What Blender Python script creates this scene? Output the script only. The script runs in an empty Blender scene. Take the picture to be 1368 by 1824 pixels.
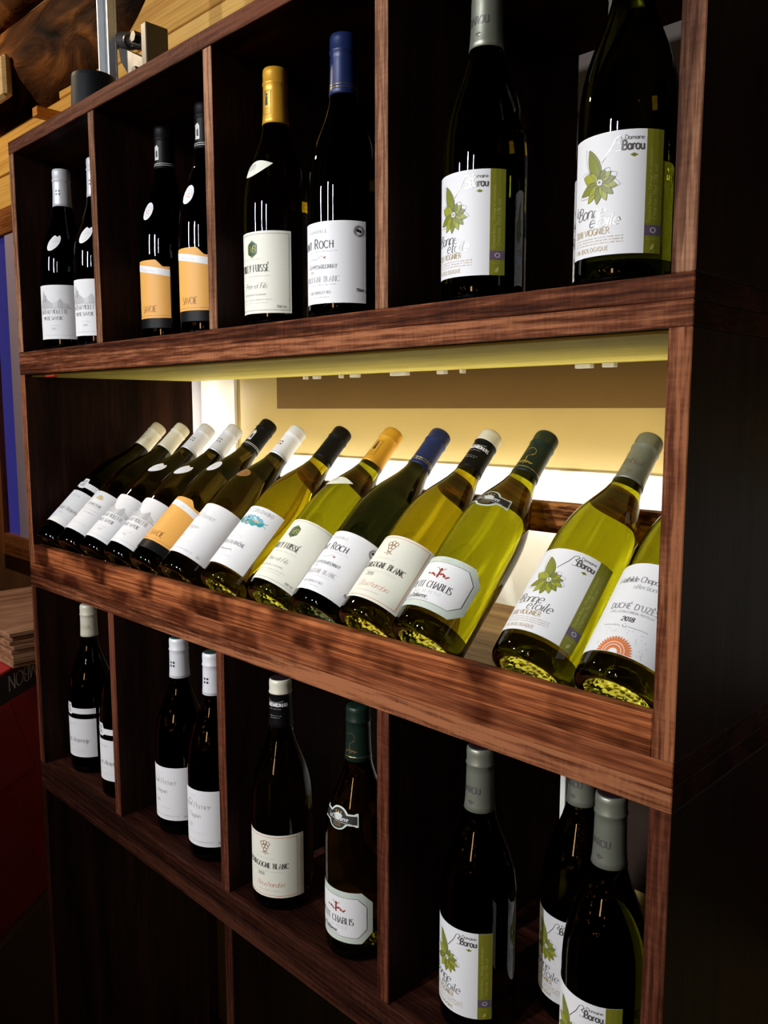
import bpy, math, random
from mathutils import Vector, Matrix
random.seed(7)
SC = bpy.context.scene
COL = SC.collection
PI = math.pi
ZO = 0.77            # height of the lower shelf surface above the floor
# ------------------------------------------------------------------ camera, world, lights
cam_d = bpy.data.cameras.new('camera'); cam = bpy.data.objects.new('camera', cam_d); COL.objects.link(cam)
cam_d.sensor_fit = 'VERTICAL'; cam_d.sensor_height = 36.0; cam_d.lens = 36.0 * 1473.6 / 1824.0
cam_d.clip_start = 0.02
yaw, pit = math.radians(44.823), math.radians(7.026)
fw = Vector((-math.sin(yaw) * math.cos(pit), math.cos(yaw) * math.cos(pit), -math.sin(pit)))
cam.location = (1.4690, -0.5845, 0.6375 + ZO)
cam.rotation_euler = fw.to_track_quat('-Z', 'Y').to_euler()
SC.camera = cam
world = bpy.data.worlds.new('world'); SC.world = world; world.use_nodes = True
bg = world.node_tree.nodes['Background']; bg.inputs[0].default_value = (0.9, 0.55, 0.4, 1); bg.inputs[1].default_value = 0.004
SC.view_settings.view_transform = 'Standard'; SC.view_settings.look = 'None'
SC.view_settings.exposure = 0.0; SC.view_settings.gamma = 1.0; SC.view_settings.use_curve_mapping = False
SC.cycles.use_denoising = True
SC.cycles.max_bounces = 12; SC.cycles.transmission_bounces = 10; SC.cycles.glossy_bounces = 4; SC.cycles.diffuse_bounces = 3
SC.cycles.blur_glossy = 0.5; SC.cycles.sample_clamp_indirect = 6.0

def spot(name, loc, tgt, power, size, col, ang=50, blend=0.8):
    l = bpy.data.lights.new(name, 'SPOT'); l.energy = power; l.shadow_soft_size = size; l.color = col
    l.spot_size = math.radians(ang); l.spot_blend = blend
    o = bpy.data.objects.new(name, l); COL.objects.link(o); o.location = loc
    o.rotation_euler = (Vector(tgt) - Vector(loc)).to_track_quat('-Z', 'Y').to_euler()
    return o
def bulb(name, loc, power, size, col):
    l = bpy.data.lights.new(name, 'POINT'); l.energy = power; l.shadow_soft_size = size; l.color = col
    o = bpy.data.objects.new(name, l); COL.objects.link(o); o.location = loc
COOL = (0.93, 0.96, 1.0); WARM = (1.0, 0.42, 0.14)
def tube_lamp(name, loc, tgt, power, w, h, col, spread=60):
    l = bpy.data.lights.new(name, 'AREA'); l.shape = 'RECTANGLE'; l.size = w; l.size_y = h; l.energy = power; l.color = col; l.spread = math.radians(spread)
    o = bpy.data.objects.new(name, l); COL.objects.link(o); o.location = loc
    o.rotation_euler = (Vector(tgt) - Vector(loc)).to_track_quat('-Z', 'Y').to_euler()
tube_lamp('shop_lamp', (-0.55, -2.3, 1.52 + ZO), (0.35, 0, 0.62 + ZO), 3.9, 0.045, 0.38, COOL)
tube_lamp('shop_lamp', (0.62, -2.5, 1.55 + ZO), (0.75, 0, 0.62 + ZO), 6.4, 0.045, 0.44, COOL)
tube_lamp('shop_lamp', (1.30, -2.3, 1.50 + ZO), (0.95, 0, 0.62 + ZO), 1.2, 0.035, 0.32, COOL)
tube_lamp('warm_lantern', (1.25, -2.4, 0.75 + ZO), (0.5, 0, 0.3 + ZO), 1.8, 0.20, 0.40, (1.0, 0.60, 0.30), 120)
spot('wall_spotlight', (-1.15, -0.50, 1.95 + ZO), (-0.75, 0.4, 1.15 + ZO), 46, 0.03, (1.0, 0.80, 0.55), 118, 0.6)  # added unseen lamp that brightens the log wall and window side
for k in range(16):
    a = k * 2.399; p = (0.6 + 1.5 * math.cos(a), -2.75 + 0.25 * math.sin(a * 1.7), 0.55 + 0.45 * math.sin(a * 2.3))
    bulb('warm_bulb', (p[0], p[1], p[2] + ZO), 0.30, 0.014, WARM)

# ------------------------------------------------------------------ materials
def mat_new(name):
    m = bpy.data.materials.new(name); m.use_nodes = True
    nt = m.node_tree; b = nt.nodes['Principled BSDF']
    return m, nt, b
def plain(name, col, rough=0.5, metal=0.0, spec=0.5, noise=0.0, scale=60, bump=0.0):
    m, nt, b = mat_new(name)
    b.inputs['Base Color'].default_value = (*col, 1); b.inputs['Roughness'].default_value = rough
    b.inputs['Metallic'].default_value = metal; b.inputs['Specular IOR Level'].default_value = spec
    if noise or bump:
        tc = nt.nodes.new('ShaderNodeTexCoord'); n = nt.nodes.new('ShaderNodeTexNoise')
        n.inputs['Scale'].default_value = scale; n.inputs['Detail'].default_value = 5
        nt.links.new(tc.outputs['Object'], n.inputs['Vector'])
        if noise:
            r = nt.nodes.new('ShaderNodeValToRGB')
            r.color_ramp.elements[0].color = (*[c * (1 - noise) for c in col], 1); r.color_ramp.elements[0].position = 0.3
            r.color_ramp.elements[1].color = (*[min(1, c * (1 + noise)) for c in col], 1); r.color_ramp.elements[1].position = 0.7
            nt.links.new(n.outputs['Fac'], r.inputs['Fac']); nt.links.new(r.outputs['Color'], b.inputs['Base Color'])
        if bump:
            bp = nt.nodes.new('ShaderNodeBump'); bp.inputs['Strength'].default_value = bump; bp.inputs['Distance'].default_value = 0.003
            nt.links.new(n.outputs['Fac'], bp.inputs['Height']); nt.links.new(bp.outputs['Normal'], b.inputs['Normal'])
    return m
def wood(name, axis, dark, mid, light, rough=0.55, fine=420, coarse=24, stretch=0.06, burnt=0.0, bump=0.25, saw=0.0, spec=0.04):
    """stained plank: grain runs along the given axis, each board shifted by its own random number"""
    m, nt, b = mat_new(name); N = nt.nodes.new; L = nt.links.new
    tc = N('ShaderNodeTexCoord'); oi = N('ShaderNodeObjectInfo')
    sh = N('ShaderNodeVectorMath'); sh.operation = 'MULTIPLY'; sh.inputs[1].default_value = (7.3, 5.1, 9.7)
    cb = N('ShaderNodeCombineXYZ')
    for i in range(3): L(oi.outputs['Random'], cb.inputs[i])
    L(cb.outputs[0], sh.inputs[0])
    ad = N('ShaderNodeVectorMath'); ad.operation = 'ADD'; L(tc.outputs['Object'], ad.inputs[0]); L(sh.outputs[0], ad.inputs[1])
    mp = N('ShaderNodeMapping'); s = [1, 1, 1]; s['xyz'.index(axis)] = stretch; mp.inputs['Scale'].default_value = s
    L(ad.outputs[0], mp.inputs['Vector'])
    n1 = N('ShaderNodeTexNoise'); n1.inputs['Scale'].default_value = coarse; n1.inputs['Detail'].default_value = 6; n1.inputs['Distortion'].default_value = 0.6
    n2 = N('ShaderNodeTexNoise'); n2.inputs['Scale'].default_value = fine; n2.inputs['Detail'].default_value = 4
    L(mp.outputs[0], n1.inputs['Vector']); L(mp.outputs[0], n2.inputs['Vector'])
    wv = N('ShaderNodeTexWave'); wv.wave_type = 'BANDS'; wv.bands_direction = {'x': 'Z', 'y': 'Z', 'z': 'X'}[axis]
    wv.inputs['Scale'].default_value = 38; wv.inputs['Distortion'].default_value = 9; wv.inputs['Detail'].default_value = 3; wv.inputs['Detail Scale'].default_value = 0.8
    L(mp.outputs[0], wv.inputs['Vector'])
    mx = N('ShaderNodeMath'); mx.operation = 'MULTIPLY_ADD'; L(wv.outputs['Fac'], mx.inputs[0]); mx.inputs[1].default_value = 0.10; L(n1.outputs['Fac'], mx.inputs[2])
    m2 = N('ShaderNodeMath'); m2.operation = 'MULTIPLY_ADD'; L(n2.outputs['Fac'], m2.inputs[0]); m2.inputs[1].default_value = 0.55; L(mx.outputs[0], m2.inputs[2])
    if saw:
        mps = N('ShaderNodeMapping'); sc_ = [1, 1, 1]; sc_['xyz'.index(axis)] = 0.35
        mps.inputs['Rotation'].default_value = (0, 0.9, 0); mps.inputs['Scale'].default_value = (1.0, 1.0, 0.16) if axis == 'x' else (0.16, 1.0, 0.8)
        n3 = N('ShaderNodeTexNoise'); n3.inputs['Scale'].default_value = 330; n3.inputs['Detail'].default_value = 3
        L(ad.outputs[0], mps.inputs['Vector']); L(mps.outputs[0], n3.inputs['Vector'])
        sb_ = N('ShaderNodeMath'); sb_.operation = 'SUBTRACT'; L(n3.outputs['Fac'], sb_.inputs[0]); sb_.inputs[1].default_value = 0.5
        m3 = N('ShaderNodeMath'); m3.operation = 'MULTIPLY_ADD'; L(sb_.outputs[0], m3.inputs[0]); m3.inputs[1].default_value = saw; L(m2.outputs[0], m3.inputs[2]); m2 = m3
    rp = N('ShaderNodeValToRGB'); e = rp.color_ramp.elements
    e[0].position = 0.63; e[0].color = (*dark, 1); e[1].position = 0.99; e[1].color = (*light, 1)
    k = e.new(0.81); k.color = (*mid, 1)
    L(m2.outputs[0], rp.inputs['Fac'])
    col = rp.outputs['Color']
    if burnt:
        nb = N('ShaderNodeTexNoise'); nb.inputs['Scale'].default_value = 9; nb.inputs['Detail'].default_value = 2
        mpb = N('ShaderNodeMapping'); sb = [1.6, 1.6, 1.6]; mpb.inputs['Scale'].default_value = sb
        L(ad.outputs[0], mpb.inputs['Vector']); L(mpb.outputs[0], nb.inputs['Vector'])
        rb = N('ShaderNodeValToRGB'); rb.color_ramp.elements[0].position = 0.38; rb.color_ramp.elements[1].position = 0.55
        v = 1 - burnt; rb.color_ramp.elements[0].color = (v, v * 0.8, v * 0.75, 1); rb.color_ramp.elements[1].color = (1, 1, 1, 1)
        L(nb.outputs['Fac'], rb.inputs['Fac'])
        mm = N('ShaderNodeMix'); mm.data_type = 'RGBA'; mm.blend_type = 'MULTIPLY'; mm.inputs[0].default_value = 1
        L(col, mm.inputs[6]); L(rb.outputs['Color'], mm.inputs[7]); col = mm.outputs[2]
    L(col, b.inputs['Base Color'])
    b.inputs['Roughness'].default_value = rough; b.inputs['Specular IOR Level'].default_value = spec
    bp = N('ShaderNodeBump'); bp.inputs['Strength'].default_value = bump; bp.inputs['Distance'].default_value = 0.0012
    L(m2.outputs[0], bp.inputs['Height']); L(bp.outputs['Normal'], b.inputs['Normal'])
    return m
STAIN = dict(dark=(0.010, 0.003, 0.0018), mid=(0.030, 0.0085, 0.005), light=(0.07, 0.022, 0.013))
EDGES = dict(grey=((0.050, 0.018, 0.009), (0.165, 0.072, 0.038), (0.40, 0.20, 0.11), 0.11),
             red=((0.028, 0.007, 0.003), (0.105, 0.030, 0.0125), (0.31, 0.115, 0.050), 0.14),
             deep=((0.022, 0.0055, 0.0025), (0.066, 0.0185, 0.009), (0.14, 0.046, 0.024), 0.2),
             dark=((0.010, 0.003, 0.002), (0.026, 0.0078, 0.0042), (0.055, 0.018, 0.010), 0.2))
M = {}
for a in 'xyz': M['stain_' + a] = wood('walnut_stained_wood_' + a, a, **STAIN)
M['panel_z'] = wood('dark_stained_panel_wood', 'z', (0.006, 0.002, 0.0014), (0.016, 0.0052, 0.0034), (0.03, 0.010, 0.0065), spec=0.08)  # stained sides, darkened further to carry the shade inside the compartments
for k, c in EDGES.items():
    for a in 'xz': M['edge_%s_%s' % (k, a)] = wood('stained_board_edge_%s_%s' % (k, a), a, *c[:3], saw=c[3])
M['bed_x'] = wood('honey_brown_board', 'x', (0.10, 0.055, 0.016), (0.19, 0.11, 0.035), (0.28, 0.175, 0.06))
M['lip'] = wood('burnt_stained_lip_wood', 'x', (0.055, 0.013, 0.005), (0.175, 0.045, 0.0155), (0.47, 0.150, 0.050), burnt=0.80, coarse=22, fine=760, stretch=0.022)
M['edge_burnt_x'] = wood('burnt_board_edge', 'x', (0.045, 0.011, 0.0045), (0.14, 0.038, 0.0145), (0.30, 0.098, 0.038), burnt=0.6, coarse=16, fine=480, stretch=0.04)
M['rail'] = wood('burnt_rail_wood', 'x', (0.012, 0.004, 0.002), (0.10, 0.032, 0.010), (0.46, 0.18, 0.045), burnt=0.5, coarse=40, stretch=0.16)
M['raw_x'] = wood('pale_unstained_wood', 'x', (0.46, 0.38, 0.075), (0.62, 0.53, 0.125), (0.70, 0.61, 0.18), rough=0.6, coarse=10, fine=90, bump=0.1)
M['pine'] = wood('yellow_pine_board', 'x', (0.55, 0.28, 0.06), (0.72, 0.42, 0.105), (0.82, 0.52, 0.16), rough=0.55, coarse=8, fine=60, bump=0.1)
M['block'] = wood('pale_block_wood', 'x', (0.50, 0.36, 0.20), (0.62, 0.47, 0.28), (0.70, 0.56, 0.36), coarse=8, fine=60, bump=.1)
M['orange_pine'] = wood('orange_pine_stick', 'y', (0.45, 0.16, 0.03), (0.62, 0.26, 0.06), (0.7, 0.34, 0.1), rough=0.5)
M['frame_z'] = wood('brown_window_frame_wood', 'z', (0.10, 0.032, 0.010), (0.24, 0.085, 0.028), (0.34, 0.14, 0.05), rough=0.4)
M['frame_x'] = wood('brown_window_frame_wood_x', 'x', (0.10, 0.032, 0.010), (0.24, 0.085, 0.028), (0.34, 0.14, 0.05), rough=0.4)
M['tan'] = plain('tan_wall_board_paint', (0.17, 0.092, 0.022), 0.4, noise=0.05, scale=6)  # shade of the upper wall band put into a colour
M['umber'] = plain('umber_wall_board_paint', (0.032, 0.015, 0.0075), 0.6, noise=0.1, scale=6)  # dark tone for wall stretches that get little light
M['slat'] = wood('thin_slat_wood', 'y', (0.16, 0.07, 0.035), (0.30, 0.15, 0.08), (0.42, 0.24, 0.14), rough=0.6)
M['floor'] = wood('floor_wood', 'y', (0.03, 0.012, 0.006), (0.07, 0.03, 0.014), (0.12, 0.055, 0.026), rough=0.5)
M['cream'] = plain('cream_wall_paint', (0.56, 0.42, 0.145), 0.35, noise=0.04, scale=8)
M['white_paint'] = plain('white_gloss_paint', (0.88, 0.86, 0.78), 0.25, noise=0.02, scale=10)
M['brown_wall'] = plain('brown_wall_paint', (0.16, 0.075, 0.032), 0.6, noise=0.3, scale=9)
M['jamb'] = plain('lilac_white_jamb_paint', (0.66, 0.62, 0.68), 0.4)
M['sash'] = plain('grey_violet_sash_paint', (0.46, 0.40, 0.58), 0.25)
def log_mat():
    m, nt, b = mat_new('rough_dark_log_bark'); N = nt.nodes.new; L = nt.links.new
    tc = N('ShaderNodeTexCoord'); n = N('ShaderNodeTexNoise'); n.inputs['Scale'].default_value = 9; n.inputs['Detail'].default_value = 8; n.inputs['Distortion'].default_value = 1.2
    mp = N('ShaderNodeMapping'); mp.inputs['Scale'].default_value = (0.45, 1, 1); L(tc.outputs['Object'], mp.inputs[0]); L(mp.outputs[0], n.inputs['Vector'])
    r = N('ShaderNodeValToRGB'); e = r.color_ramp.elements
    e[0].position = 0.36; e[0].color = (0.008, 0.003, 0.0015, 1); e[1].position = 0.74; e[1].color = (0.30, 0.115, 0.028, 1); k = e.new(0.55); k.color = (0.075, 0.027, 0.008, 1)
    L(n.outputs['Fac'], r.inputs[0]); L(r.outputs[0], b.inputs['Base Color']); b.inputs['Roughness'].default_value = 0.75; b.inputs['Specular IOR Level'].default_value = 0.06
    bp = N('ShaderNodeBump'); bp.inputs['Strength'].default_value = 0.9; bp.inputs['Distance'].default_value = 0.02; L(n.outputs['Fac'], bp.inputs['Height']); L(bp.outputs[0], b.inputs['Normal'])
    return m
M['log'] = log_mat()
def glass(name, col, ior=1.38):
    m, nt, b = mat_new(name)
    b.inputs['Base Color'].default_value = (*col, 1); b.inputs['Transmission Weight'].default_value = 1.0
    b.inputs['Roughness'].default_value = 0.0; b.inputs['IOR'].default_value = ior
    return m
def dimple(m):
    nt = m.node_tree; b = nt.nodes['Principled BSDF']; b.inputs['Roughness'].default_value = 0.06
    tc = nt.nodes.new('ShaderNodeTexCoord'); n = nt.nodes.new('ShaderNodeTexVoronoi'); n.inputs['Scale'].default_value = 220
    bp = nt.nodes.new('ShaderNodeBump'); bp.inputs['Strength'].default_value = 0.8; bp.inputs['Distance'].default_value = 0.003
    nt.links.new(tc.outputs['Object'], n.inputs['Vector']); nt.links.new(n.outputs['Distance'], bp.inputs['Height']); nt.links.new(bp.outputs[0], b.inputs['Normal'])
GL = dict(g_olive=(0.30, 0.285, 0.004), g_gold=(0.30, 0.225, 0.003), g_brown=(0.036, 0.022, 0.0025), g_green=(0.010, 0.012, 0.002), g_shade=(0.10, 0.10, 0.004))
for k, c in GL.items():
    M[k] = glass(k[2:] + '_bottle_glass', c)
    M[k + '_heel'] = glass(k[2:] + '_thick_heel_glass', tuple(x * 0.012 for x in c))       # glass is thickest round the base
    M[k + '_punt'] = glass(k[2:] + '_punt_glass', (1.0, 1.0, 0.85)); dimple(M[k + '_punt'])
M['paper'] = plain('white_label_paper', (0.80, 0.80, 0.81), 0.55, spec=0.3)
M['paper_cream'] = plain('cream_label_paper', (0.78, 0.77, 0.66), 0.55, spec=0.3)
M['paper_orange'] = plain('orange_label_paper', (0.80, 0.40, 0.09), 0.5, spec=0.3)
M['paper_mint'] = plain('pale_mint_label_paper', (0.60, 0.66, 0.58), 0.5, noise=0.12, scale=900)
INKS = dict(black=(0.02, 0.02, 0.02), grey=(0.22, 0.22, 0.23), pale=(0.50, 0.50, 0.50), olive=(0.20, 0.20, 0.015), leaf=(0.34, 0.36, 0.03), leaf2=(0.22, 0.24, 0.03),
            purple=(0.12, 0.09, 0.13), gold=(0.42, 0.30, 0.10), orange=(0.70, 0.20, 0.06), red=(0.30, 0.03, 0.02), green=(0.03, 0.07, 0.03), blue=(0.18, 0.46, 0.58), navy=(0.02, 0.03, 0.10),
            teal=(0.05, 0.33, 0.36), sand=(0.62, 0.50, 0.26), white=(0.82, 0.82, 0.82), silver=(0.6, 0.6, 0.58), brown=(0.26, 0.11, 0.035), salmon=(0.75, 0.42, 0.30), mountain=(0.48, 0.48, 0.50), paleolive=(0.42, 0.42, 0.10), crimson=(0.4, 0.02, 0.03))
for k, c in INKS.items(): M['ink_' + k] = plain(k + '_print_ink', c, 0.45, spec=0.4)
M['ink_foil'] = plain('silver_grey_foil_ink', (0.36, 0.35, 0.33), 0.22, metal=0.75)
M['ink_goldfoil'] = plain('gold_foil_ink', (0.72, 0.55, 0.22), 0.25, metal=0.9)
def capm(name, col, metal=0.35, rough=0.36, spec=0.4): return plain(name, col, rough, metal=metal, spec=spec)
M['c_white'] = capm('white_capsule_foil', (0.78, 0.79, 0.82), 0.1); M['c_silver'] = capm('silver_white_capsule_foil', (0.70, 0.71, 0.74), 0.15)
M['c_cream'] = capm('cream_capsule_foil', (0.70, 0.67, 0.53), 0.1); M['c_black'] = capm('black_capsule_foil', (0.004, 0.0035, 0.004), 0.0, 0.45, 0.15)
M['c_gold'] = capm('golden_yellow_capsule_foil', (0.72, 0.36, 0.03), 0.3); M['c_navy'] = capm('navy_blue_capsule_foil', (0.011, 0.022, 0.092), 0.15)
M['c_green'] = capm('dark_green_capsule_foil', (0.008, 0.020, 0.013), 0.1); M['c_sage'] = capm('grey_green_capsule_foil', (0.26, 0.27, 0.21), 0.55, 0.38)
M['disc_green'] = capm('dark_green_cap_disc', (0.05, 0.085, 0.07)); M['disc_plum'] = capm('plum_black_cap_disc', (0.035, 0.018, 0.022))
M['steel'] = plain('worn_steel', (0.20, 0.19, 0.18), 0.45, metal=0.9, noise=0.2, scale=50); M['alu'] = plain('brushed_aluminium', (0.62, 0.66, 0.70), 0.4, metal=0.6)
M['dark_steel'] = plain('dark_steel', (0.07, 0.065, 0.06), 0.4, metal=0.8); M['black_plastic'] = plain('black_plastic', (0.007, 0.008, 0.010), 0.55, spec=0.2)
M['carton_red'] = plain('dark_red_carton', (0.42, 0.012, 0.018), 0.5, noise=0.1, scale=20); M['carton_black'] = plain('black_carton_print', (0.012, 0.012, 0.014), 0.5)
M['carton_brown'] = plain('brown_carton', (0.16, 0.10, 0.055), 0.7, noise=0.1, scale=30)
M['clip'] = plain('white_plastic_clip', (0.75, 0.76, 0.80), 0.3); M['red_clip'] = plain('red_plastic_tab', (0.6, 0.015, 0.02), 0.4)  # the white one paints reflections of bottle labels
def emis(name, col, st):
    m, nt, b = mat_new(name); b.inputs['Base Color'].default_value = (0.02, 0.02, 0.02, 1); b.inputs['Roughness'].default_value = 0.1
    b.inputs['Emission Color'].default_value = (*col, 1); b.inputs['Emission Strength'].default_value = st; return m
M['led'] = emis('led_diffuser', (1.0, 0.93, 0.78), 32.0)
M['night_pane'] = emis('blue_lit_window_glass', (0.05, 0.045, 0.34), 0.42)

# ------------------------------------------------------------------ object helpers
def link(name, me, parent=None, mats=None):
    o = bpy.data.objects.new(name, me); COL.objects.link(o)
    if mats:
        for m in mats: me.materials.append(M[m])
    if parent: o.parent = parent
    return o
def tag(o, label, cat, group=None):
    o['label'] = label; o['category'] = cat
    if group: o['group'] = group
    return o
def empty(name, loc=(0, 0, 0), rot=(0, 0, 0)):
    o = bpy.data.objects.new(name, None); COL.objects.link(o); o.location = loc; o.rotation_euler = rot; o.empty_display_size = 0.05
    return o
def struct(o): o['kind'] = 'structure'; return o
def mesh(name, v, f, mi=None, smooth=False):
    me = bpy.data.meshes.new(name); me.from_pydata([tuple(p) for p in v], [], f)
    if mi: me.polygons.foreach_set('material_index', mi)
    if smooth: me.polygons.foreach_set('use_smooth', [True] * len(me.polygons))
    me.update(); return me
def box_vf(x0, x1, y0, y1, z0, z1, b=0.0):
    """box, with all twelve edges chamfered by b"""
    if b <= 0:
        v = [(x, y, z) for x in (x0, x1) for y in (y0, y1) for z in (z0, z1)]
        return v, [(0, 1, 3, 2), (4, 6, 7, 5), (0, 4, 5, 1), (2, 3, 7, 6), (0, 2, 6, 4), (1, 5, 7, 3)]
    import bmesh
    bm = bmesh.new(); v, f = box_vf(x0, x1, y0, y1, z0, z1)
    vs = [bm.verts.new(p) for p in v]
    for q in f: bm.faces.new([vs[i] for i in q])
    bmesh.ops.bevel(bm, geom=bm.edges[:], offset=b, segments=1, affect='EDGES', profile=0.5)
    bm.verts.index_update(); v = [tuple(p.co) for p in bm.verts]; f = [tuple(w.index for w in q.verts) for q in bm.faces]; bm.free()
    return v, f
def board(name, x0, x1, y0, y1, z0, z1, mat, parent=None, b=0.0008, edge=None):
    """a board whose origin is its own centre; edge = material of the face towards the room"""
    c = ((x0 + x1) / 2, (y0 + y1) / 2, (z0 + z1) / 2)
    v, f = box_vf(x0 - c[0], x1 - c[0], y0 - c[1], y1 - c[1], z0 - c[2], z1 - c[2], b)
    me = mesh(name, v, f); o = link(name, me, parent, [mat] + ([edge] if edge else []))
    if edge:
        for p in me.polygons:
            if p.normal.y < -0.5: p.material_index = 1
    o.location = c
    if parent: o.location = Vector(c) - parent.location
    return o
def lathe(prof, n=56, close=True):
    v, f = [], []
    for (r, z) in prof:
        if r <= 1e-6: v.append((0, 0, z)); continue
        for i in range(n): a = 2 * PI * i / n; v.append((r * math.cos(a), r * math.sin(a), z))
    idx = 0; rows = []
    for (r, z) in prof:
        if r <= 1e-6: rows.append([idx]); idx += 1
        else: rows.append(list(range(idx, idx + n))); idx += n
    for a, b_ in zip(rows, rows[1:]):
        if len(a) == 1 and len(b_) == 1: continue
        for i in range(n):
            j = (i + 1) % n
            if len(a) == 1: f.append((a[0], b_[j], b_[i]))
            elif len(b_) == 1: f.append((a[i], a[j], b_[0]))
            else: f.append((a[i], a[j], b_[j], b_[i]))
    return v, f
def tube(p0, p1, r, n=16):
    p0, p1 = Vector(p0), Vector(p1); d = (p1 - p0); q = d.to_track_quat('Z', 'Y'); L = d.length
    v, f = lathe([(0, 0), (r, 0), (r, L), (0, L)], n)
    return [tuple(q @ Vector(p) + p0) for p in v], f
def merge(*parts):
    V, F = [], []
    for v, f in parts:
        k = len(V); V += list(v); F += [tuple(i + k for i in q) for q in f]
    return V, F

# ------------------------------------------------------------------ the setting
WY = 0.40                                   # face of the wall behind the rack
fl = board('floor', -3.2, 3.0, -3.6, 0.7, -0.05, 0.0, 'floor', b=0); struct(fl)
# wall pieces around the window opening (window: x -1.12..-0.09, z .26..1.14 above the shelf)
V, F = merge(box_vf(-3.2, -1.20, WY, WY + .2, 0, 2.6), box_vf(-1.20, -0.05, WY, WY + .2, 0, 0.20 + ZO), box_vf(-1.20, -0.05, WY, WY + .2, 1.20 + ZO, 2.6))
wb = struct(link('wall_back', mesh('wall_back', V, F), None, ['brown_wall']))
v, f = box_vf(-0.05, 2.6, WY, WY + .2, 0, 2.6); wc = struct(link('wall_back', mesh('wall_back', v, f), None, ['cream']))
# boards on the cream wall, some carrying its shade and bright stretches as colour
board('wall_board', 0.215, 1.9, WY - 0.010, WY - 0.0005, 0.640 + ZO, 0.86 + ZO, 'tan', wc)  # stands in for the shadow band high on the wall
board('wall_board', -0.04, 1.9, WY - 0.010, WY - 0.0005, 0.8605 + ZO, 1.188 + ZO, 'umber', wc)  # dark board added to dim the wall where strip light leaks upward
board('wall_board', 0.185, 1.9, WY - 0.012, WY - 0.0005, 0.32 + ZO, 0.5555 + ZO, 'white_paint', wc)
board('wall_board', 0.865, 1.9, WY - 0.012, WY - 0.0005, 0.0 + ZO, 0.3195 + ZO, 'umber', wc)  # dark board added for the shaded part beside the light leaking down
board('wall_board', 0.185, 0.8645, WY - 0.012, WY - 0.0005, 0.02 + ZO, 0.3195 + ZO, 'white_paint', wc)
board('wall_board', -0.045, 0.075, WY - 0.008, WY - 0.0005, 0.02 + ZO, 0.86 + ZO, 'white_paint', wc)  # whiter panel stands in for the more strongly lit left stretch
zz = 1.19 + ZO
for k, h in enumerate((0.10, 0.11, 0.105, 0.115)):
    board('pine_board', -1.9 if k < 2 else -0.62, 2.0, WY - 0.022 - 0.002 * (k % 2), WY - 0.0005, zz, zz + h - 0.003, 'pine', wc, b=0.002); zz += h
# rough log above
def log(x0, x1, z, y, r, seed):
    rnd = random.Random(seed); v, f = [], []; nx, n = 60, 28
    ph = [(rnd.uniform(1, 6), rnd.uniform(0, 6.3), rnd.uniform(1.0, 3.2)) for _ in range(5)]
    for i in range(nx + 1):
        t = i / nx; x = x0 + (x1 - x0) * t; tap = 1.0 if t < 0.86 else max(0.10, 1 - ((t - .86) / .14) ** 2 * 0.9)
        for j in range(n):
            a = 2 * PI * j / n
            rr = r * tap * (1 + 0.05 * sum(math.sin(p[2] * 3 * x + p[1] + round(p[0]) * a) for p in ph) / 1.6)
            v.append((x, y + 0.62 * rr * math.cos(a), z + rr * math.sin(a) + (1 - tap) * r * 0.5))
    for i in range(nx):
        for j in range(n): f.append((i * n + j, i * n + (j + 1) % n, (i + 1) * n + (j + 1) % n, (i + 1) * n + j))
    f.append(tuple(range(n))); f.append(tuple(reversed(range(nx * n, nx * n + n))))
    return mesh('log', v, f, smooth=True)
link('log', log(-2.6, -0.06, 1.535 + ZO, WY + 0.01, 0.125, 3), wb, ['log'])
link('log', log(-2.6, 0.10, 1.80 + ZO, WY + 0.01, 0.13, 5), wb, ['log'])
# window at the left with its wooden frame
wn = struct(empty('window_1', (0, 0, 0)))
board('window_frame', -1.20, -1.115, WY - 0.03, WY + 0.10, 0.20 + ZO, 1.20 + ZO, 'frame_z', wn)
board('window_frame', -1.115, -0.05, WY - 0.03, WY + 0.10, 1.13 + ZO, 1.20 + ZO, 'frame_x', wn)
board('window_frame', -1.115, -0.05, WY - 0.03, WY + 0.10, 0.20 + ZO, 0.265 + ZO, 'frame_x', wn)
board('window_jamb', -0.095, -0.05, WY - 0.035, WY + 0.10, 0.265 + ZO, 1.13 + ZO, 'jamb', wn)
board('window_sash', -1.00, -0.60, WY - 0.026, WY - 0.0125, 0.265 + ZO, 1.13 + ZO, 'sash', wn)
board('window_pane', -1.115, -0.095, WY - 0.012, WY - 0.006, 0.265 + ZO, 1.13 + ZO, 'night_pane', wn, b=0)

# ------------------------------------------------------------------ the rack of stacked crates
T = 0.0185; DEP = 0.331; W = 1.2
def crate(name, label, z0, z1, tb, tt, divs, eb, et, ev):
    c = tag(empty(name, (0, 0, z0 + ZO)), label, 'crate')
    board('bottom_board', 0, W, 0, DEP, z0 + ZO, z0 + tb + ZO, 'stain_x', c, edge='edge_%s_x' % eb)
    board('top_board', 0, W, 0, DEP, z1 - tt + ZO, z1 + ZO, 'stain_x', c, edge='edge_%s_x' % et)
    for x in (0, W - T): board('side_panel', x, x + T, 0.0, DEP, z0 + tb + ZO, z1 - tt + ZO, 'panel_z', c, edge='edge_%s_z' % ev)
    for x in divs: board('divider', x, x + 0.0175, 0.001, DEP - 0.001, z0 + tb + ZO, z1 - tt + ZO, 'panel_z', c, edge='edge_%s_z' % ev)
    return c
U1, U0, UM = 0.7357, 0.6973, 0.7165
D1, D0, DM = 0.3686, 0.3275, 0.3480
upper = crate('wine_crate', 'dark stained wooden crate with four bottle compartments at the top of the rack', UM, 1.0820, U1 - UM, 0.0206, (0.2863, 0.5834, 0.8742), 'red', 'deep', 'grey')
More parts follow.
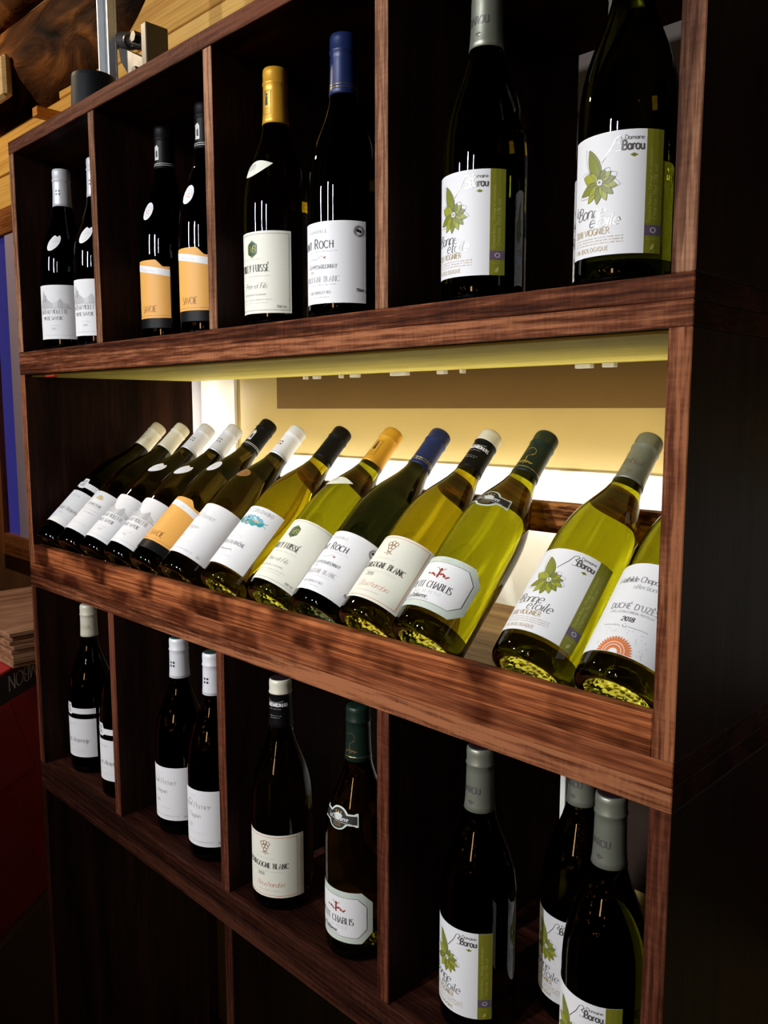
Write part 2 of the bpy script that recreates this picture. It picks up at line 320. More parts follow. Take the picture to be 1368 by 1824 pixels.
middle = crate('wine_crate', 'open wooden crate lit from behind holding the leaning bottles', DM, UM, D1 - DM, UM - U0, (), 'burnt', 'red', 'red')
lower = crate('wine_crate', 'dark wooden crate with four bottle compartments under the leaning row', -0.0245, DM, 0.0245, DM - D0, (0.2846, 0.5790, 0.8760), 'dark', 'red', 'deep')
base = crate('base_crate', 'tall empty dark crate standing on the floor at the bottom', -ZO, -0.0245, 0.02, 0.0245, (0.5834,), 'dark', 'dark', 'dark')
LIPT = 0.4025
board('bed_panel', T, W - T, 0.0146, DEP, D1 + ZO + .0001, D1 + ZO + .0011, 'bed_x', middle, b=0)
board('front_lip', T, W - T, 0.0, 0.0145, D1 + ZO, LIPT + ZO, 'lip', middle)
board('back_rail', T, W - T, 0.197, 0.217, 0.501 + ZO, 0.5345 + ZO, 'rail', middle)
board('underside_panel', T, W - T, 0.012, DEP, U0 - 0.003 + ZO, U0 + ZO - 0.0002, 'raw_x', middle)
for x, w in ((0.377, 0.005), (0.406, 0.013), (0.466, 0.004), (0.499, 0.017), (0.597, 0.034), (0.681, 0.014), (0.719, 0.005), (0.913, 0.022), (0.948, 0.016)):
    board('mounting_clip', x - w / 2, x + w / 2, 0.322, 0.331, U0 - 0.0085 + ZO, U0 - 0.003 + ZO, 'clip', middle, b=0.0005)  # pale chips standing in for label reflections at the back
board('red_tab', 0.095, 0.128, 0.004, 0.010, U0 - 0.0052 + ZO, U0 - 0.003 + ZO, 'red_clip', middle, b=0)
led = tag(empty('led_strip', (T, 0.218, 0.505 + ZO)), 'slim glowing light strip along the back of the rail behind leaning bottles', 'light strip')
board('channel', T + .01, W - T - .01, 0.2175, 0.2225, 0.508 + ZO, 0.524 + ZO, 'alu', led, b=0)
board('diffuser', T + .012, W - T - .012, 0.2226, 0.2285, 0.510 + ZO, 0.522 + ZO, 'led', led, b=0.001)

fill_strip = tag(empty('led_strip', (0.004, 0.333, 0.38 + ZO)), 'short upright light strip hidden behind the left side of the lit crate', 'light strip')  # added strip, out of sight, brightening the left part of the wall
board('channel', 0.001, 0.009, 0.3315, 0.3330, 0.385 + ZO, 0.69 + ZO, 'alu', fill_strip, b=0)
board('diffuser', 0.002, 0.008, 0.3331, 0.3365, 0.387 + ZO, 0.688 + ZO, 'led', fill_strip, b=0)
# ------------------------------------------------------------------ stroke lettering
def A(cx, cy, rx, ry, a0, a1, n=9):
    return [(cx + rx * math.cos(math.radians(a0 + (a1 - a0) * i / n)), cy + ry * math.sin(math.radians(a0 + (a1 - a0) * i / n))) for i in range(n + 1)]
X_ = 0.62
G = {
 'A': (.78, [[(0, 0), (.39, 1), (.78, 0)], [(.14, .35), (.64, .35)]]), 'B': (.62, [[(.06, 0), (.06, 1)], [(.06, 1), (.3, 1)] + A(.3, .76, .26, .24, 90, -90) + [(.06, .52)], [(.3, .52)] + A(.3, .26, .32, .26, 90, -90) + [(.06, 0)]]),
 'C': (.78, [A(.42, .5, .42, .5, 45, 315, 14)]), 'D': (.76, [[(.06, 0), (.06, 1)], [(.06, 1), (.3, 1)] + A(.3, .5, .46, .5, 90, -90) + [(.06, 0)]]),
 'E': (.6, [[(.06, 0), (.06, 1)], [(.06, 1), (.57, 1)], [(.06, .52), (.46, .52)], [(.06, 0), (.6, 0)]]), 'F': (.56, [[(.06, 0), (.06, 1)], [(.06, 1), (.56, 1)], [(.06, .52), (.44, .52)]]),
 'G': (.82, [A(.42, .5, .42, .5, 45, 340, 14) + [(.82, .44), (.52, .44)]]), 'H': (.74, [[(.06, 0), (.06, 1)], [(.68, 0), (.68, 1)], [(.06, .52), (.68, .52)]]),
 'I': (.16, [[(.08, 0), (.08, 1)]]), 'J': (.42, [[(.36, 1), (.36, .25)] + A(.18, .22, .18, .22, 0, -160)]), 'K': (.68, [[(.06, 0), (.06, 1)], [(.64, 1), (.08, .42)], [(.24, .58), (.68, 0)]]),
 'L': (.56, [[(.06, 1), (.06, 0)], [(.06, 0), (.56, 0)]]), 'M': (.9, [[(.06, 0), (.1, 1), (.45, .12), (.8, 1), (.84, 0)]]), 'N': (.76, [[(.06, 0), (.06, 1)], [(.06, 1), (.7, 0)], [(.7, 0), (.7, 1)]]),
 'O': (.86, [A(.43, .5, .43, .5, 90, 450, 18)]), 'P': (.6, [[(.06, 0), (.06, 1)], [(.06, 1), (.3, 1)] + A(.3, .73, .3, .27, 90, -90) + [(.06, .46)]]),
 'Q': (.86, [A(.43, .5, .43, .5, 90, 450, 18), [(.5, .22), (.86, -.08)]]), 'R': (.68, [[(.06, 0), (.06, 1)], [(.06, 1), (.3, 1)] + A(.3, .74, .28, .26, 90, -90) + [(.06, .48)], [(.3, .48), (.68, 0)]]),
 'S': (.6, [A(.3, .75, .26, .25, 35, 270, 10) + A(.3, .25, .29, .25, 90, -145, 10)]), 'T': (.72, [[(.36, 0), (.36, 1)], [(0, 1), (.72, 1)]]),
 'U': (.74, [[(.06, 1), (.06, .32)] + A(.37, .31, .31, .31, 180, 360, 10) + [(.68, 1)]]), 'V': (.76, [[(0, 1), (.38, 0), (.76, 1)]]), 'W': (1.0, [[(0, 1), (.27, 0), (.5, .9), (.73, 0), (1, 1)]]),
 'X': (.7, [[(0, 1), (.7, 0)], [(0, 0), (.7, 1)]]), 'Y': (.7, [[(0, 1), (.35, .48)], [(.7, 1), (.35, .48), (.35, 0)]]), 'Z': (.64, [[(.02, 1), (.62, 1), (.02, 0), (.64, 0)]]),
 'a': (.56, [A(.27, .3, .26, .31, 20, 380, 12), [(.53, .62), (.53, .06), (.6, 0)]]), 'b': (.54, [[(.04, 1), (.04, 0)], A(.28, .3, .25, .31, 180, -180, 12)]), 'c': (.48, [A(.28, .3, .27, .31, 45, 315, 10)]),
 'd': (.56, [A(.27, .3, .26, .31, 0, 360, 12), [(.53, 1), (.53, 0)]]), 'e': (.54, [[(.03, .32), (.52, .34)] + A(.28, .31, .25, .31, 5, 315, 11)]), 'f': (.36, [[(.38, .94)] + A(.26, .84, .11, .14, 60, 180, 5) + [(.15, 0)], [(0, .6), (.34, .6)]]),
 'g': (.56, [A(.27, .3, .26, .31, 0, 360, 12), [(.53, .62), (.53, -.1)] + A(.28, -.1, .25, .22, 0, -150, 7)]), 'h': (.54, [[(.04, 1), (.04, 0)], [(.04, .4)] + A(.27, .38, .23, .24, 160, 0, 6) + [(.5, 0)]]),
 'i': (.14, [[(.07, .6), (.07, 0)], [(.07, .82), (.08, .88)]]), 'j': (.2, [[(.14, .6), (.14, -.2), (0, -.3)], [(.14, .82), (.15, .88)]]), 'k': (.5, [[(.04, 1), (.04, 0)], [(.46, .6), (.06, .24)], [(.18, .34), (.5, 0)]]),
 'l': (.2, [[(.08, 1), (.08, .08), (.2, 0)]]), 'm': (.84, [[(.04, .6), (.04, 0)], [(.04, .4)] + A(.23, .4, .19, .21, 160, 0, 6) + [(.42, 0)], [(.42, .4)] + A(.61, .4, .19, .21, 160, 0, 6) + [(.8, 0)]]),
 'n': (.54, [[(.04, .6), (.04, 0)], [(.04, .4)] + A(.27, .38, .23, .24, 160, 0, 6) + [(.5, 0)]]), 'o': (.56, [A(.28, .3, .27, .31, 90, 450, 12)]), 'p': (.54, [[(.04, .6), (.04, -.32)], A(.28, .3, .25, .31, 180, -180, 12)]),
 'q': (.56, [A(.27, .3, .26, .31, 0, 360, 12), [(.53, .6), (.53, -.32)]]), 'r': (.36, [[(.04, .6), (.04, 0)], [(.04, .38)] + A(.24, .38, .2, .23, 160, 50, 5)]), 's': (.44, [A(.23, .46, .18, .15, 40, 270, 7) + A(.22, .16, .2, .16, 90, -140, 7)]),
 't': (.34, [[(.14, .86), (.14, .1), (.22, 0), (.34, .05)], [(0, .6), (.32, .6)]]), 'u': (.54, [[(.04, .6), (.04, .24)] + A(.27, .23, .23, .23, 180, 350, 6) + [(.5, .6), (.5, 0)]]), 'v': (.5, [[(0, .6), (.25, 0), (.5, .6)]]),
 'w': (.76, [[(0, .6), (.2, 0), (.38, .5), (.56, 0), (.76, .6)]]), 'x': (.5, [[(0, .6), (.5, 0)], [(0, 0), (.5, .6)]]), 'y': (.5, [[(0, .6), (.26, 0)], [(.5, .6), (.2, -.2), (.02, -.3)]]), 'z': (.46, [[(.02, .6), (.44, .6), (.02, 0), (.46, 0)]]),
 '0': (.6, [A(.3, .5, .28, .5, 90, 450, 14)]), '1': (.34, [[(.02, .8), (.2, 1), (.2, 0)]]), '2': (.6, [A(.3, .7, .26, .3, 170, -30, 9) + [(.03, 0), (.58, 0)]]), '8': (.58, [A(.29, .75, .23, .25, -90, 270, 12), A(.29, .26, .28, .26, 90, 450, 12)]),
 '3': (.56, [A(.27, .75, .24, .25, 150, -90, 9) + A(.27, .26, .28, .26, 90, -150, 9)]), '5': (.56, [[(.5, 1), (.1, 1), (.06, .55)] + A(.27, .32, .28, .32, 120, -150, 10)]), '7': (.54, [[(.02, 1), (.54, 1), (.18, 0)]]),
 '-': (.36, [[(.04, .4), (.32, .4)]]), '.': (.16, [[(.06, 0), (.08, .06)]]), "'": (.16, [[(.1, 1), (.06, .78)]]), '&': (.74, [[(.72, 0), (.16, .72)] + A(.3, .82, .16, .17, 200, -20, 7) + [(.1, .3)] + A(.29, .24, .25, .24, 165, 370, 8) + [(.7, .44)]]), ' ': (.34, []), ',': (.14, [[(.08, .06), (.03, -.14)]]), '%': (.6, [[(.05, 0), (.55, 1)], A(.14, .8, .13, .18, 0, 360, 8), A(.46, .2, .13, .18, 0, 360, 8)])}
for ch, base_, acc in (('É', 'E', [(.25, 1.12), (.46, 1.3)]), ('È', 'E', [(.15, 1.3), (.36, 1.12)]), ('Ô', 'O', [(.28, 1.12), (.43, 1.28), (.58, 1.12)]), ('Â', 'A', [(.24, 1.12), (.39, 1.28), (.54, 1.12)]), ('é', 'e', [(.24, .76), (.4, .94)]), ('ô', 'o', [(.14, .76), (.28, .92), (.42, .76)])):
    G[ch] = (G[base_][0], G[base_][1] + [acc])
class Print:
    """flat print collected in label coordinates (u along the girth, v up), later wrapped on the bottle"""
    def __init__(s): s.v, s.f, s.m, s.inks = [], [], [], []
    def ink(s, name):
        if name not in s.inks: s.inks.append(name)
        return s.inks.index(name)
    def poly(s, pts, ink, o=0.0):
        mi = s.ink(ink); ext = max(p[0] for p in pts) - min(p[0] for p in pts); k = len(s.v); n = len(pts)
        if ext < 0.0022 or n < 3:
            s.v += [(p[0], p[1], o) for p in pts]; s.f.append(tuple(range(k, k + n))); s.m.append(mi); return
        P = []
        for a, b in zip(pts, list(pts[1:]) + [pts[0]]):              # keep every piece short so that it follows the curve
            q = max(1, int(math.hypot(b[0] - a[0], b[1] - a[1]) / 0.003))
            P += [(a[0] + (b[0] - a[0]) * t / q, a[1] + (b[1] - a[1]) * t / q) for t in range(q)]
        n = len(P); c = (sum(p[0] for p in P) / n, sum(p[1] for p in P) / n); R_ = max(2, int(ext / 0.0035))
        for r in range(R_):
            t = r / R_; s.v += [(p[0] + (c[0] - p[0]) * t, p[1] + (c[1] - p[1]) * t, o) for p in P]
        s.v.append((c[0], c[1], o))
        for r in range(R_ - 1):
            for x in range(n): s.f.append((k + r * n + x, k + r * n + (x + 1) % n, k + (r + 1) * n + (x + 1) % n, k + (r + 1) * n + x)); s.m.append(mi)
        for x in range(n): s.f.append((k + (R_ - 1) * n + x, k + (R_ - 1) * n + (x + 1) % n, k + R_ * n)); s.m.append(mi)
    def stroke(s, pts, w, ink, thin=None, o=0.00008, maxseg=0.004):
        thin = w if thin is None else thin
        P = [Vector((p[0], p[1])) for p in pts]; Q = [P[0]]
        for a, b in zip(P, P[1:]):
            n = max(1, int((b - a).length / maxseg))
            for i in range(1, n + 1): Q.append(a + (b - a) * i / n)
        if len(Q) < 2: return
        k = len(s.v); mi = s.ink(ink); segs = []
        for a, b in zip(Q, Q[1:]):
            d = b - a; L = d.length or 1e-9; segs.append(d / L)
        for i, p in enumerate(Q):
            d0 = segs[max(0, i - 1)]; d1 = segs[min(i, len(segs) - 1)]; d = d0 + d1
            if d.length < 0.3: d = d1
            d.normalize(); nrm = Vector((-d.y, d.x)); c = max(0.55, nrm.dot(Vector((-d1.y, d1.x))))
            vert = abs(d.y) if d.x * d.y <= 0 else max(0.0, abs(d.y) * 1.6 - 0.6)
            hw = (thin + (w - thin) * vert) / 2 / c
            s.v += [(p.x + nrm.x * hw, p.y + nrm.y * hw, o), (p.x - nrm.x * hw, p.y - nrm.y * hw, o)]
        for i in range(len(Q) - 1): s.f.append((k + 2 * i, k + 2 * i + 1, k + 2 * i + 3, k + 2 * i + 2)); s.m.append(mi)
    def text(s, t, u, v, h, ink, style='sans', anchor='c', slant=0.0, track=0.14, wx=1.0, ang=0.0, small=None):
        adv = []; x = 0
        for ch in t:
            k = 1.0
            if small and ch.islower(): ch = ch.upper(); k = small
            g = G.get(ch, G[' ']); adv.append((x, g, k)); x += (g[0] + track) * wx * k
        x -= track * wx
        x0 = {'c': -x / 2, 'l': 0, 'r': -x}[anchor]; ca, sa = math.cos(ang), math.sin(ang)
        wt = {'sans': (.10, .10), 'serif': (.125, .04), 'script': (.075, .045), 'bold': (.17, .14), 'light': (.06, .06), 'medium': (.11, .07)}[style]
        def tr(px, py): px += slant * py; px *= h; py *= h; return (u + px * ca - py * sa, v + px * sa + py * ca)
        for ox, g, k in adv:
            for pl in g[1]:
                pts = [tr(x0 + ox + p[0] * wx * k, p[1] * k) for p in pl]
                s.stroke(pts, wt[0] * h * (0.5 + 0.5 * k), ink, wt[1] * h)
                if style == 'serif':
                    for e, q in ((pl[0], pl[1]), (pl[-1], pl[-2])):
                        if (abs(e[1]) < .02 or abs(e[1] - 1) < .02) and abs(q[1] - e[1]) > .3:
                            s.stroke([tr(x0 + ox + (e[0] - .12) * wx * k, e[1] * k), tr(x0 + ox + (e[0] + .12) * wx * k, e[1] * k)], .045 * h, ink)
    def scribble(s, u, v, w, h, ink, seed, lw=0.0003, n=14):
        r = random.Random(seed); pts = []
        for i in range(n * 4):
            t = i / (n * 4 - 1); pts.append((u - w / 2 + w * t + h * .22 * math.sin(i * 1.3 + seed), v + h * .42 * math.sin(i * 1.57) * (0.45 + 0.55 * r.random()) + h * 0.1 * t))
        s.stroke(pts, lw, ink, lw * .6)
    def fine(s, u, v, w, ink, h=0.0011, seed=1, lw=0.00016):
        """a line of type too small to read: a row of short ticks"""
        r = random.Random(seed); x = u - w / 2
        while x < u + w / 2:
            n = r.randint(2, 6)
            for _ in range(n):
                if x > u + w / 2: break
                k = r.random(); s.stroke([(x, v), (x + .0001, v + h * (0.7 + .3 * k))], lw * 1.5, ink); 
                if k > .4: s.stroke([(x, v + h * (k * .8)), (x + .0006, v + h * (k * .8))], lw, ink)
                x += 0.0009
            x += 0.0008
    def rect(s, u0, u1, v0, v1, ink, o=0.0):
        n = max(1, int((u1 - u0) / 0.004))
        for i in range(n):
            a = u0 + (u1 - u0) * i / n; b = u0 + (u1 - u0) * (i + 1) / n; s.poly([(a, v0), (b, v0), (b, v1), (a, v1)], ink, o)
    def frame(s, u0, u1, v0, v1, lw, ink): s.stroke([(u0, v0), (u1, v0), (u1, v1), (u0, v1), (u0, v0)], lw, ink)
    def disc(s, u, v, ru, rv, ink, o=0.0, n=16, a0=0): s.poly([(u + ru * math.cos(2 * PI * i / n + a0), v + rv * math.sin(2 * PI * i / n + a0)) for i in range(n)], ink, o)
    def leaf(s, u, v, L, wd, ang, ink, o=0.0, outline=None):
        pts = []
        for t in (0, .15, .35, .55, .75, .9, 1): pts.append((t * L, wd * .5 * math.sin(PI * t ** 0.85) ** .8 if 0 < t < 1 else 0))
        pts = pts + [(x, -y) for x, y in reversed(pts[1:-1])]
        ca, sa = math.cos(ang), math.sin(ang); q = [(u + x * ca - y * sa, v + x * sa + y * ca) for x, y in pts]
        if ink: s.poly(q, ink, o)
        if outline: s.stroke(q + [q[0]], 0.00022, outline, o=o + 0.00004)
    def build(s, name, wrap):
        me = mesh(name, [wrap(*p) for p in s.v], s.f, s.m)
        for i in s.inks: me.materials.append(M['ink_' + i])
        return me

# ------------------------------------------------------------------ bottle shapes
def burgundy(h=0.297, r=0.0400):
    k = h / 0.297; q = r / 0.0400
    body = [(0.0330, 0.0), (0.0372, 0.0012), (0.0394, 0.0048), (0.0400, 0.011), (0.0400, 0.0195), (0.0400, 0.06), (0.0400, 0.120), (0.0398, 0.136), (0.0389, 0.150), (0.0370, 0.163), (0.0340, 0.176), (0.0300, 0.188), (0.0250, 0.2005), (0.0202, 0.2130), (0.0166, 0.2255), (0.0149, 0.2380), (0.0142, 0.2500), (0.0139, 0.2630), (0.0138, 0.2780), (0.0136, 0.2950)]
    return [(a * (q if b < .2 else (q + 1) / 2), b * k) for a, b in body]
def rad(prof, z):
    for (r0, z0), (r1, z1) in zip(prof, prof[1:]):
        if z0 <= z <= z1: return r0 + (r1 - r0) * (z - z0) / max(1e-9, z1 - z0)
    return prof[-1][0] if z > prof[-1][1] else prof[0][0]
def wrapper(prof, rref, off):
    def w(u, v, o=0.0):
        a = u / rref; r = rad(prof, v) + off + o; return (r * math.sin(a), -r * math.cos(a), v)
    return w
def patch(name, wrap, u0, u1, lo, hi, mat, nu=28, nv=3):
    v, f = [], []
    for i in range(nu + 1):
        u = u0 + (u1 - u0) * i / nu; a, b = lo(u), hi(u)
        for j in range(nv + 1): v.append(wrap(u, a + (b - a) * j / nv))
    for i in range(nu):
        for j in range(nv):
            k = i * (nv + 1) + j; f.append((k, k + nv + 1, k + nv + 2, k + 1))
    me = mesh(name, v, f, smooth=True); me.materials.append(M[mat]); return me
def glass_mesh(prof, mat):
    p = [(0, 0.024), (0.008, 0.0232), (0.015, 0.0195), (0.021, 0.0125), (0.026, 0.0055), (0.0295, 0.0012)] + prof + [(0, prof[-1][1])]
    v, f = lathe(p, 72); mi = []
    for q in f:
        zc = sum(v[i][2] for i in q) / len(q); rc = sum(math.hypot(v[i][0], v[i][1]) for i in q) / len(q)
        mi.append(2 if rc < .0285 and zc < .026 else 1 if zc < .0195 else 0)
    me = mesh('glass', v, f, mi, smooth=True)
    for sx in ('', '_heel', '_punt'): me.materials.append(M[mat + sx])
    return me
def capsule_mesh(prof, h, length, mat, top=None, disc=None):
    z0 = h - length; e = 0.00055
    p = [(rad(prof, z0) + e * .2, z0), (rad(prof, z0) + e, z0 + .0004)]
    n = 8
    for i in range(1, n): z = z0 + (h - 0.0205 - z0) * i / n; p.append((rad(prof, z) + e, z))
    rt = 0.0137 + e
    p += [(rt - .0002, h - 0.0195), (rt + 0.0007, h - 0.0182), (rt + 0.0007, h - 0.0165), (rt - .0001, h - 0.0150), (rt + .0002, h - 0.006), (rt - .0002, h - 0.0018), (rt - .0014, h), (rt - .006, h + .0001), (0, h + .0001)]
    v, f = lathe(p, 48); mi = []
    for q in f:
        zc = sum(v[i][2] for i in q) / len(q); mi.append(2 if disc and zc > h - .0001 else 1 if top and zc > h - 0.0180 else 0)
    me = mesh('capsule', v, f, mi, smooth=True); me.materials.append(M[mat])
    if top or disc: me.materials.append(M[top or mat])
    if disc: me.materials.append(M[disc])
    return me
RB = 0.040
const = lambda c: (lambda u: c)
KIND = {}
def kind(name, glass_mat, cap, label_mat=None, w=0.09, v0=0.02, v1=0.11, h=0.297, caplen=0.062, top=None, lo=None, hi=None, draw=None, emblem=None, capdraw=None, neck=None, extra=None, r=0.0400):
    prof = burgundy(h, r); parts = []            # (name, mesh, index of parent part or None)
    parts.append(('glass', glass_mesh(prof, glass_mat), None))
    parts.append(('capsule', capsule_mesh(prof, h, caplen, cap, top, {'c_white': 'disc_green', 'c_black': 'disc_plum', 'c_sage': 'disc_plum'}.get(cap)), None)); ci = 1
    capprof = [(rad(prof, z) + 0.0006, z) for z in [h - caplen + i * (caplen - .02) / 8 for i in range(9)]] + [(0.0144, h)]
    if capdraw:
        p = Print(); capdraw(p, h); parts.append(('capsule_print', p.build('capsule_print', wrapper(capprof, 0.0147, 0.00025)), ci))
    wl = wrapper(prof, r, 0.00030); wp = wrapper(prof, r, 0.00055)
    if label_mat:
        parts.append(('label', patch('label', wl, -w / 2, w / 2, lo or const(v0), hi or const(v1), label_mat), None)); li = len(parts) - 1
        if draw:
            p = Print(); draw(p, w, v0, v1); parts.append(('lettering', p.build('lettering', wp), li))
        if emblem:
            p = Print(); emblem(p, w, v0, v1); parts.append(('emblem', p.build('emblem', wp), li))
    if extra:
        for (nm, u0, u1, lo_, hi_, mt) in extra: parts.append((nm, patch(nm, wl, u0, u1, lo_, hi_, mt), None))
    if neck:
        cv, u0, u1, lo_, hi_, mt, dr = neck; rr = rad(prof, cv)
        parts.append(('neck_label', patch('neck_label', wrapper(prof, rr, 0.0005), u0, u1, lo_, hi_, mt, 20, 8), None)); ni = len(parts) - 1
        if dr:
            p = Print(); dr(p); parts.append(('neck_print', p.build('neck_print', wrapper(prof, rr, 0.0009)), ni))
    KIND[name] = parts
def bottle(knd, loc, label, rot=0.0, tilt=0.0, group=None, gmat=None):
    o = empty('wine_bottle', loc); o.rotation_mode = 'XYZ'
    o.matrix_world = Matrix.Translation(Vector(loc)) @ Matrix.Rotation(tilt, 4, 'X') @ Matrix.Rotation(math.radians(rot), 4, 'Z')
    tag(o, label, 'wine bottle', group); objs = []
    for nm, me, par in KIND[knd]:
        if nm == 'glass' and gmat:
            key = me.name + gmat
            m2 = bpy.data.meshes.get(key)
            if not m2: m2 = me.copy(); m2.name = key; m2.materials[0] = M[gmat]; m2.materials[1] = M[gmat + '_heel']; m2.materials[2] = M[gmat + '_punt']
            me = m2
        c = bpy.data.objects.new(nm, me)
        if nm in ('lettering', 'emblem'): c['kind'] = 'stuff'
        COL.objects.link(c); c.parent = objs[par] if par is not None else o; objs.append(c)
    return o
def clampf(x, a, b): return max(a, min(b, x))
# --- cream label, green hexagon, golden capsule
def d_fuisse(p, w, a, b):
    p.stroke([(-w / 2 + .003, a + .0035), (w / 2 - .003, a + .0035)], .0004, 'grey'); p.stroke([(-w / 2 + .003, b - .003), (w / 2 - .003, b - .003), (w / 2 - .003, a + .0035)], .0004, 'grey')
    p.text('POUILLY-FUISSÉ', -.004, a + .0475, .0080, 'black', 'serif', track=.2, wx=.62)
    p.fine(0, a + .042, .045, 'pale', seed=3); p.text('Pere et Fils', 0.002, a + .0285, .0060, 'grey', 'script', slant=.35, track=.06)
    p.text('MIS EN BOUTEILLE AU DOMAINE', 0, a + .0205, .0018, 'grey', 'sans'); p.fine(0, a + .015, .05, 'grey', seed=5); p.fine(0, a + .0115, .04, 'pale', seed=6); p.fine(-.004, a + .0615, .03, 'pale', seed=8)
    p.text('750 ML', .036, a + .006, .0026, 'grey', 'bold', track=.2)
def e_fuisse(p, w, a, b):
    c = (-.001, a + .0735); hx = lambda r: [(c[0] + r * math.sin(PI / 3 * i), c[1] + r * 1.12 * math.cos(PI / 3 * i)) for i in range(6)]
    p.poly(hx(.0088), 'green'); p.stroke(hx(.0075) + [hx(.0075)[0]], .0005, 'paleolive', o=.00006)
    p.text('VB', c[0], c[1] - .0035, .0072, 'paleolive', 'medium', slant=.2, track=-.05)
    for v in p.v: pass
def cap_gold(p, h):
    p.frame(-.0062, .0062, h - .053, h - .027, .0004, 'black')
    p.poly([(-.0022, h - .043), (.0022, h - .043), (.0016, h - .036), (.0021, h - .0335), (-.0010, h - .0330), (-.0016, h - .036)], 'black'); p.disc(.0004, h - .0312, .0016, .0016, 'black')
    p.stroke([(-.0008, h - .034), (-.0032, h - .0315), (-.0026, h - .0285), (.0006, h - .0285)], .0005, 'black'); p.fine(0, h - .0475, .010, 'black', seed=3, h=.0014); p.fine(0, h - .0505, .010, 'black', seed=4)
def neck_year(p): p.text('2020', -.010, .1785, .0062, 'grey', 'script', slant=.25, track=.1)
leaf_lo = lambda u: .1795 - .0085 * math.cos(clampf((u + .003) / .026, -1, 1) * PI / 2) ** 1.1 + 0.16 * (u + .003)
leaf_hi = lambda u: .1795 + .0085 * math.cos(clampf((u + .003) / .026, -1, 1) * PI / 2) ** 1.1 + 0.16 * (u + .003)
kind('fuisse', 'g_olive', 'c_gold', 'paper_cream', .096, .014, .107, caplen=.063, draw=d_fuisse, emblem=e_fuisse, capdraw=cap_gold, neck=(.18, -.028, .022, leaf_lo, leaf_hi, 'paper_cream', neck_year))
# --- white label, navy capsule
def d_roch(p, w, a, b):
    p.text('VIGNOBLE', -.004, b - .0115, .0030, 'grey', 'sans', track=.55); p.text('Saint Roch', -.010, b - .0275, .0098, 'black', 'medium', small=.78, track=.2, wx=.8)
    p.fine(-.002, b - .031, .05, 'pale', seed=4); p.stroke([(-.020, b - .040), (-.012, b - .0375), (-.004, b - .0385), (.003, b - .0350), (.006, b - .0365)], .0006, 'black', .0002)
    p.text('Cuvée', -.013, b - .0475, .0050, 'black', 'script', slant=.3, track=.02); p.text('CHARDONNAY', .008, b - .0485, .0042, 'grey', 'medium', track=.08, wx=.75)
    p.text('2020', -.012, b - .0525, .0022, 'grey', 'sans'); p.text('BOURGOGNE BLANC', -.004, b - .0620, .0056, 'pale', 'serif', track=.14, wx=.78); p.fine(0, b - .0655, .04, 'pale', seed=9)
    p.text('MARIE DUBOIS ET FILS', -.002, b - .0745, .0028, 'grey', 'medium', track=.16, wx=.8); p.fine(-.006, b - .0785, .036, 'pale', seed=11)
    p.text('750ml', .0455, a + .012, .0030, 'black', 'bold', track=.05)
    for k in range(16): p.stroke([(.0487, a + .018 + k * .0022), (.0500, a + .018 + k * .0022)], .0003, 'pale')
def e_roch(p, w, a, b):
    c = (.0445, b - .0105); p.stroke(A(c[0], c[1], .0055, .0055, 0, 360, 20), .0005, 'black'); p.stroke(A(c[0], c[1], .0042, .0042, 0, 360, 18), .0009, 'grey')
    p.disc(c[0] - .0012, c[1] + .0006, .0016, .0018, 'black'); p.disc(c[0] + .0014, c[1] - .0002, .0014, .0017, 'black'); p.poly([(.005, b - .0372), (.0085, b - .0355), (.0072, b - .0385)], 'crimson')
def cap_navy(p, h):
    for z in (.0555, .0525): p.rect(-.0490, .0490, h - z - .0003, h - z + .0003, 'goldfoil')
kind('roch', 'g_green', 'c_navy', 'paper', .106, .0145, .099, caplen=.062, draw=d_roch, emblem=e_roch, capdraw=cap_navy)
# --- white label with olive stripe and leaf rosette, grey-green capsule
def d_barou(p, w, a, b):
    r = w / 2 - .0145
    p.text('Barou', r - .0020, b - .0150, .0068, 'foil', 'bold', 'r', track=.08, wx=.82); p.text('Domaine', r - .0022, b - .0075, .0032, 'foil', 'sans', 'r', track=.1)
    p.stroke([(r - .0345, b - .0225), (r - .0270, b - .0130), (r - .0235, b - .0060), (r - .0205, b - .0045), (r - .0188, b - .0065), (r - .0215, b - .0095), (r - .0185, b - .0115), (r - .0195, b - .0155), (r - .0235, b - .0155)], .0007, 'foil', .0003)
    p.text('la', -w / 2 + .0085, a + .0335, .0080, 'foil', 'script', slant=.2, track=.06); p.text('Bonne', -w / 2 + .0235, a + .0300, .0095, 'foil', 'script', slant=.25, track=.05, wx=1.0); p.text('étoile', -w / 2 + .0365, a + .0225, .0095, 'foil', 'script', slant=.25, track=.08)
    p.text('2018 VIOGNIER', -w / 2 + .0065, a + .0165, .0048, 'gold', 'sans', 'l', track=.12, wx=.85)
    for k in range(3): p.fine(-.012, a + .0135 - k * .0022, .046, 'gold', seed=20 + k)
    p.text('VIN BIOLOGIQUE', -w / 2 + .0065, a + .0035, .0034, 'gold', 'sans', 'l', track=.3, wx=.85)
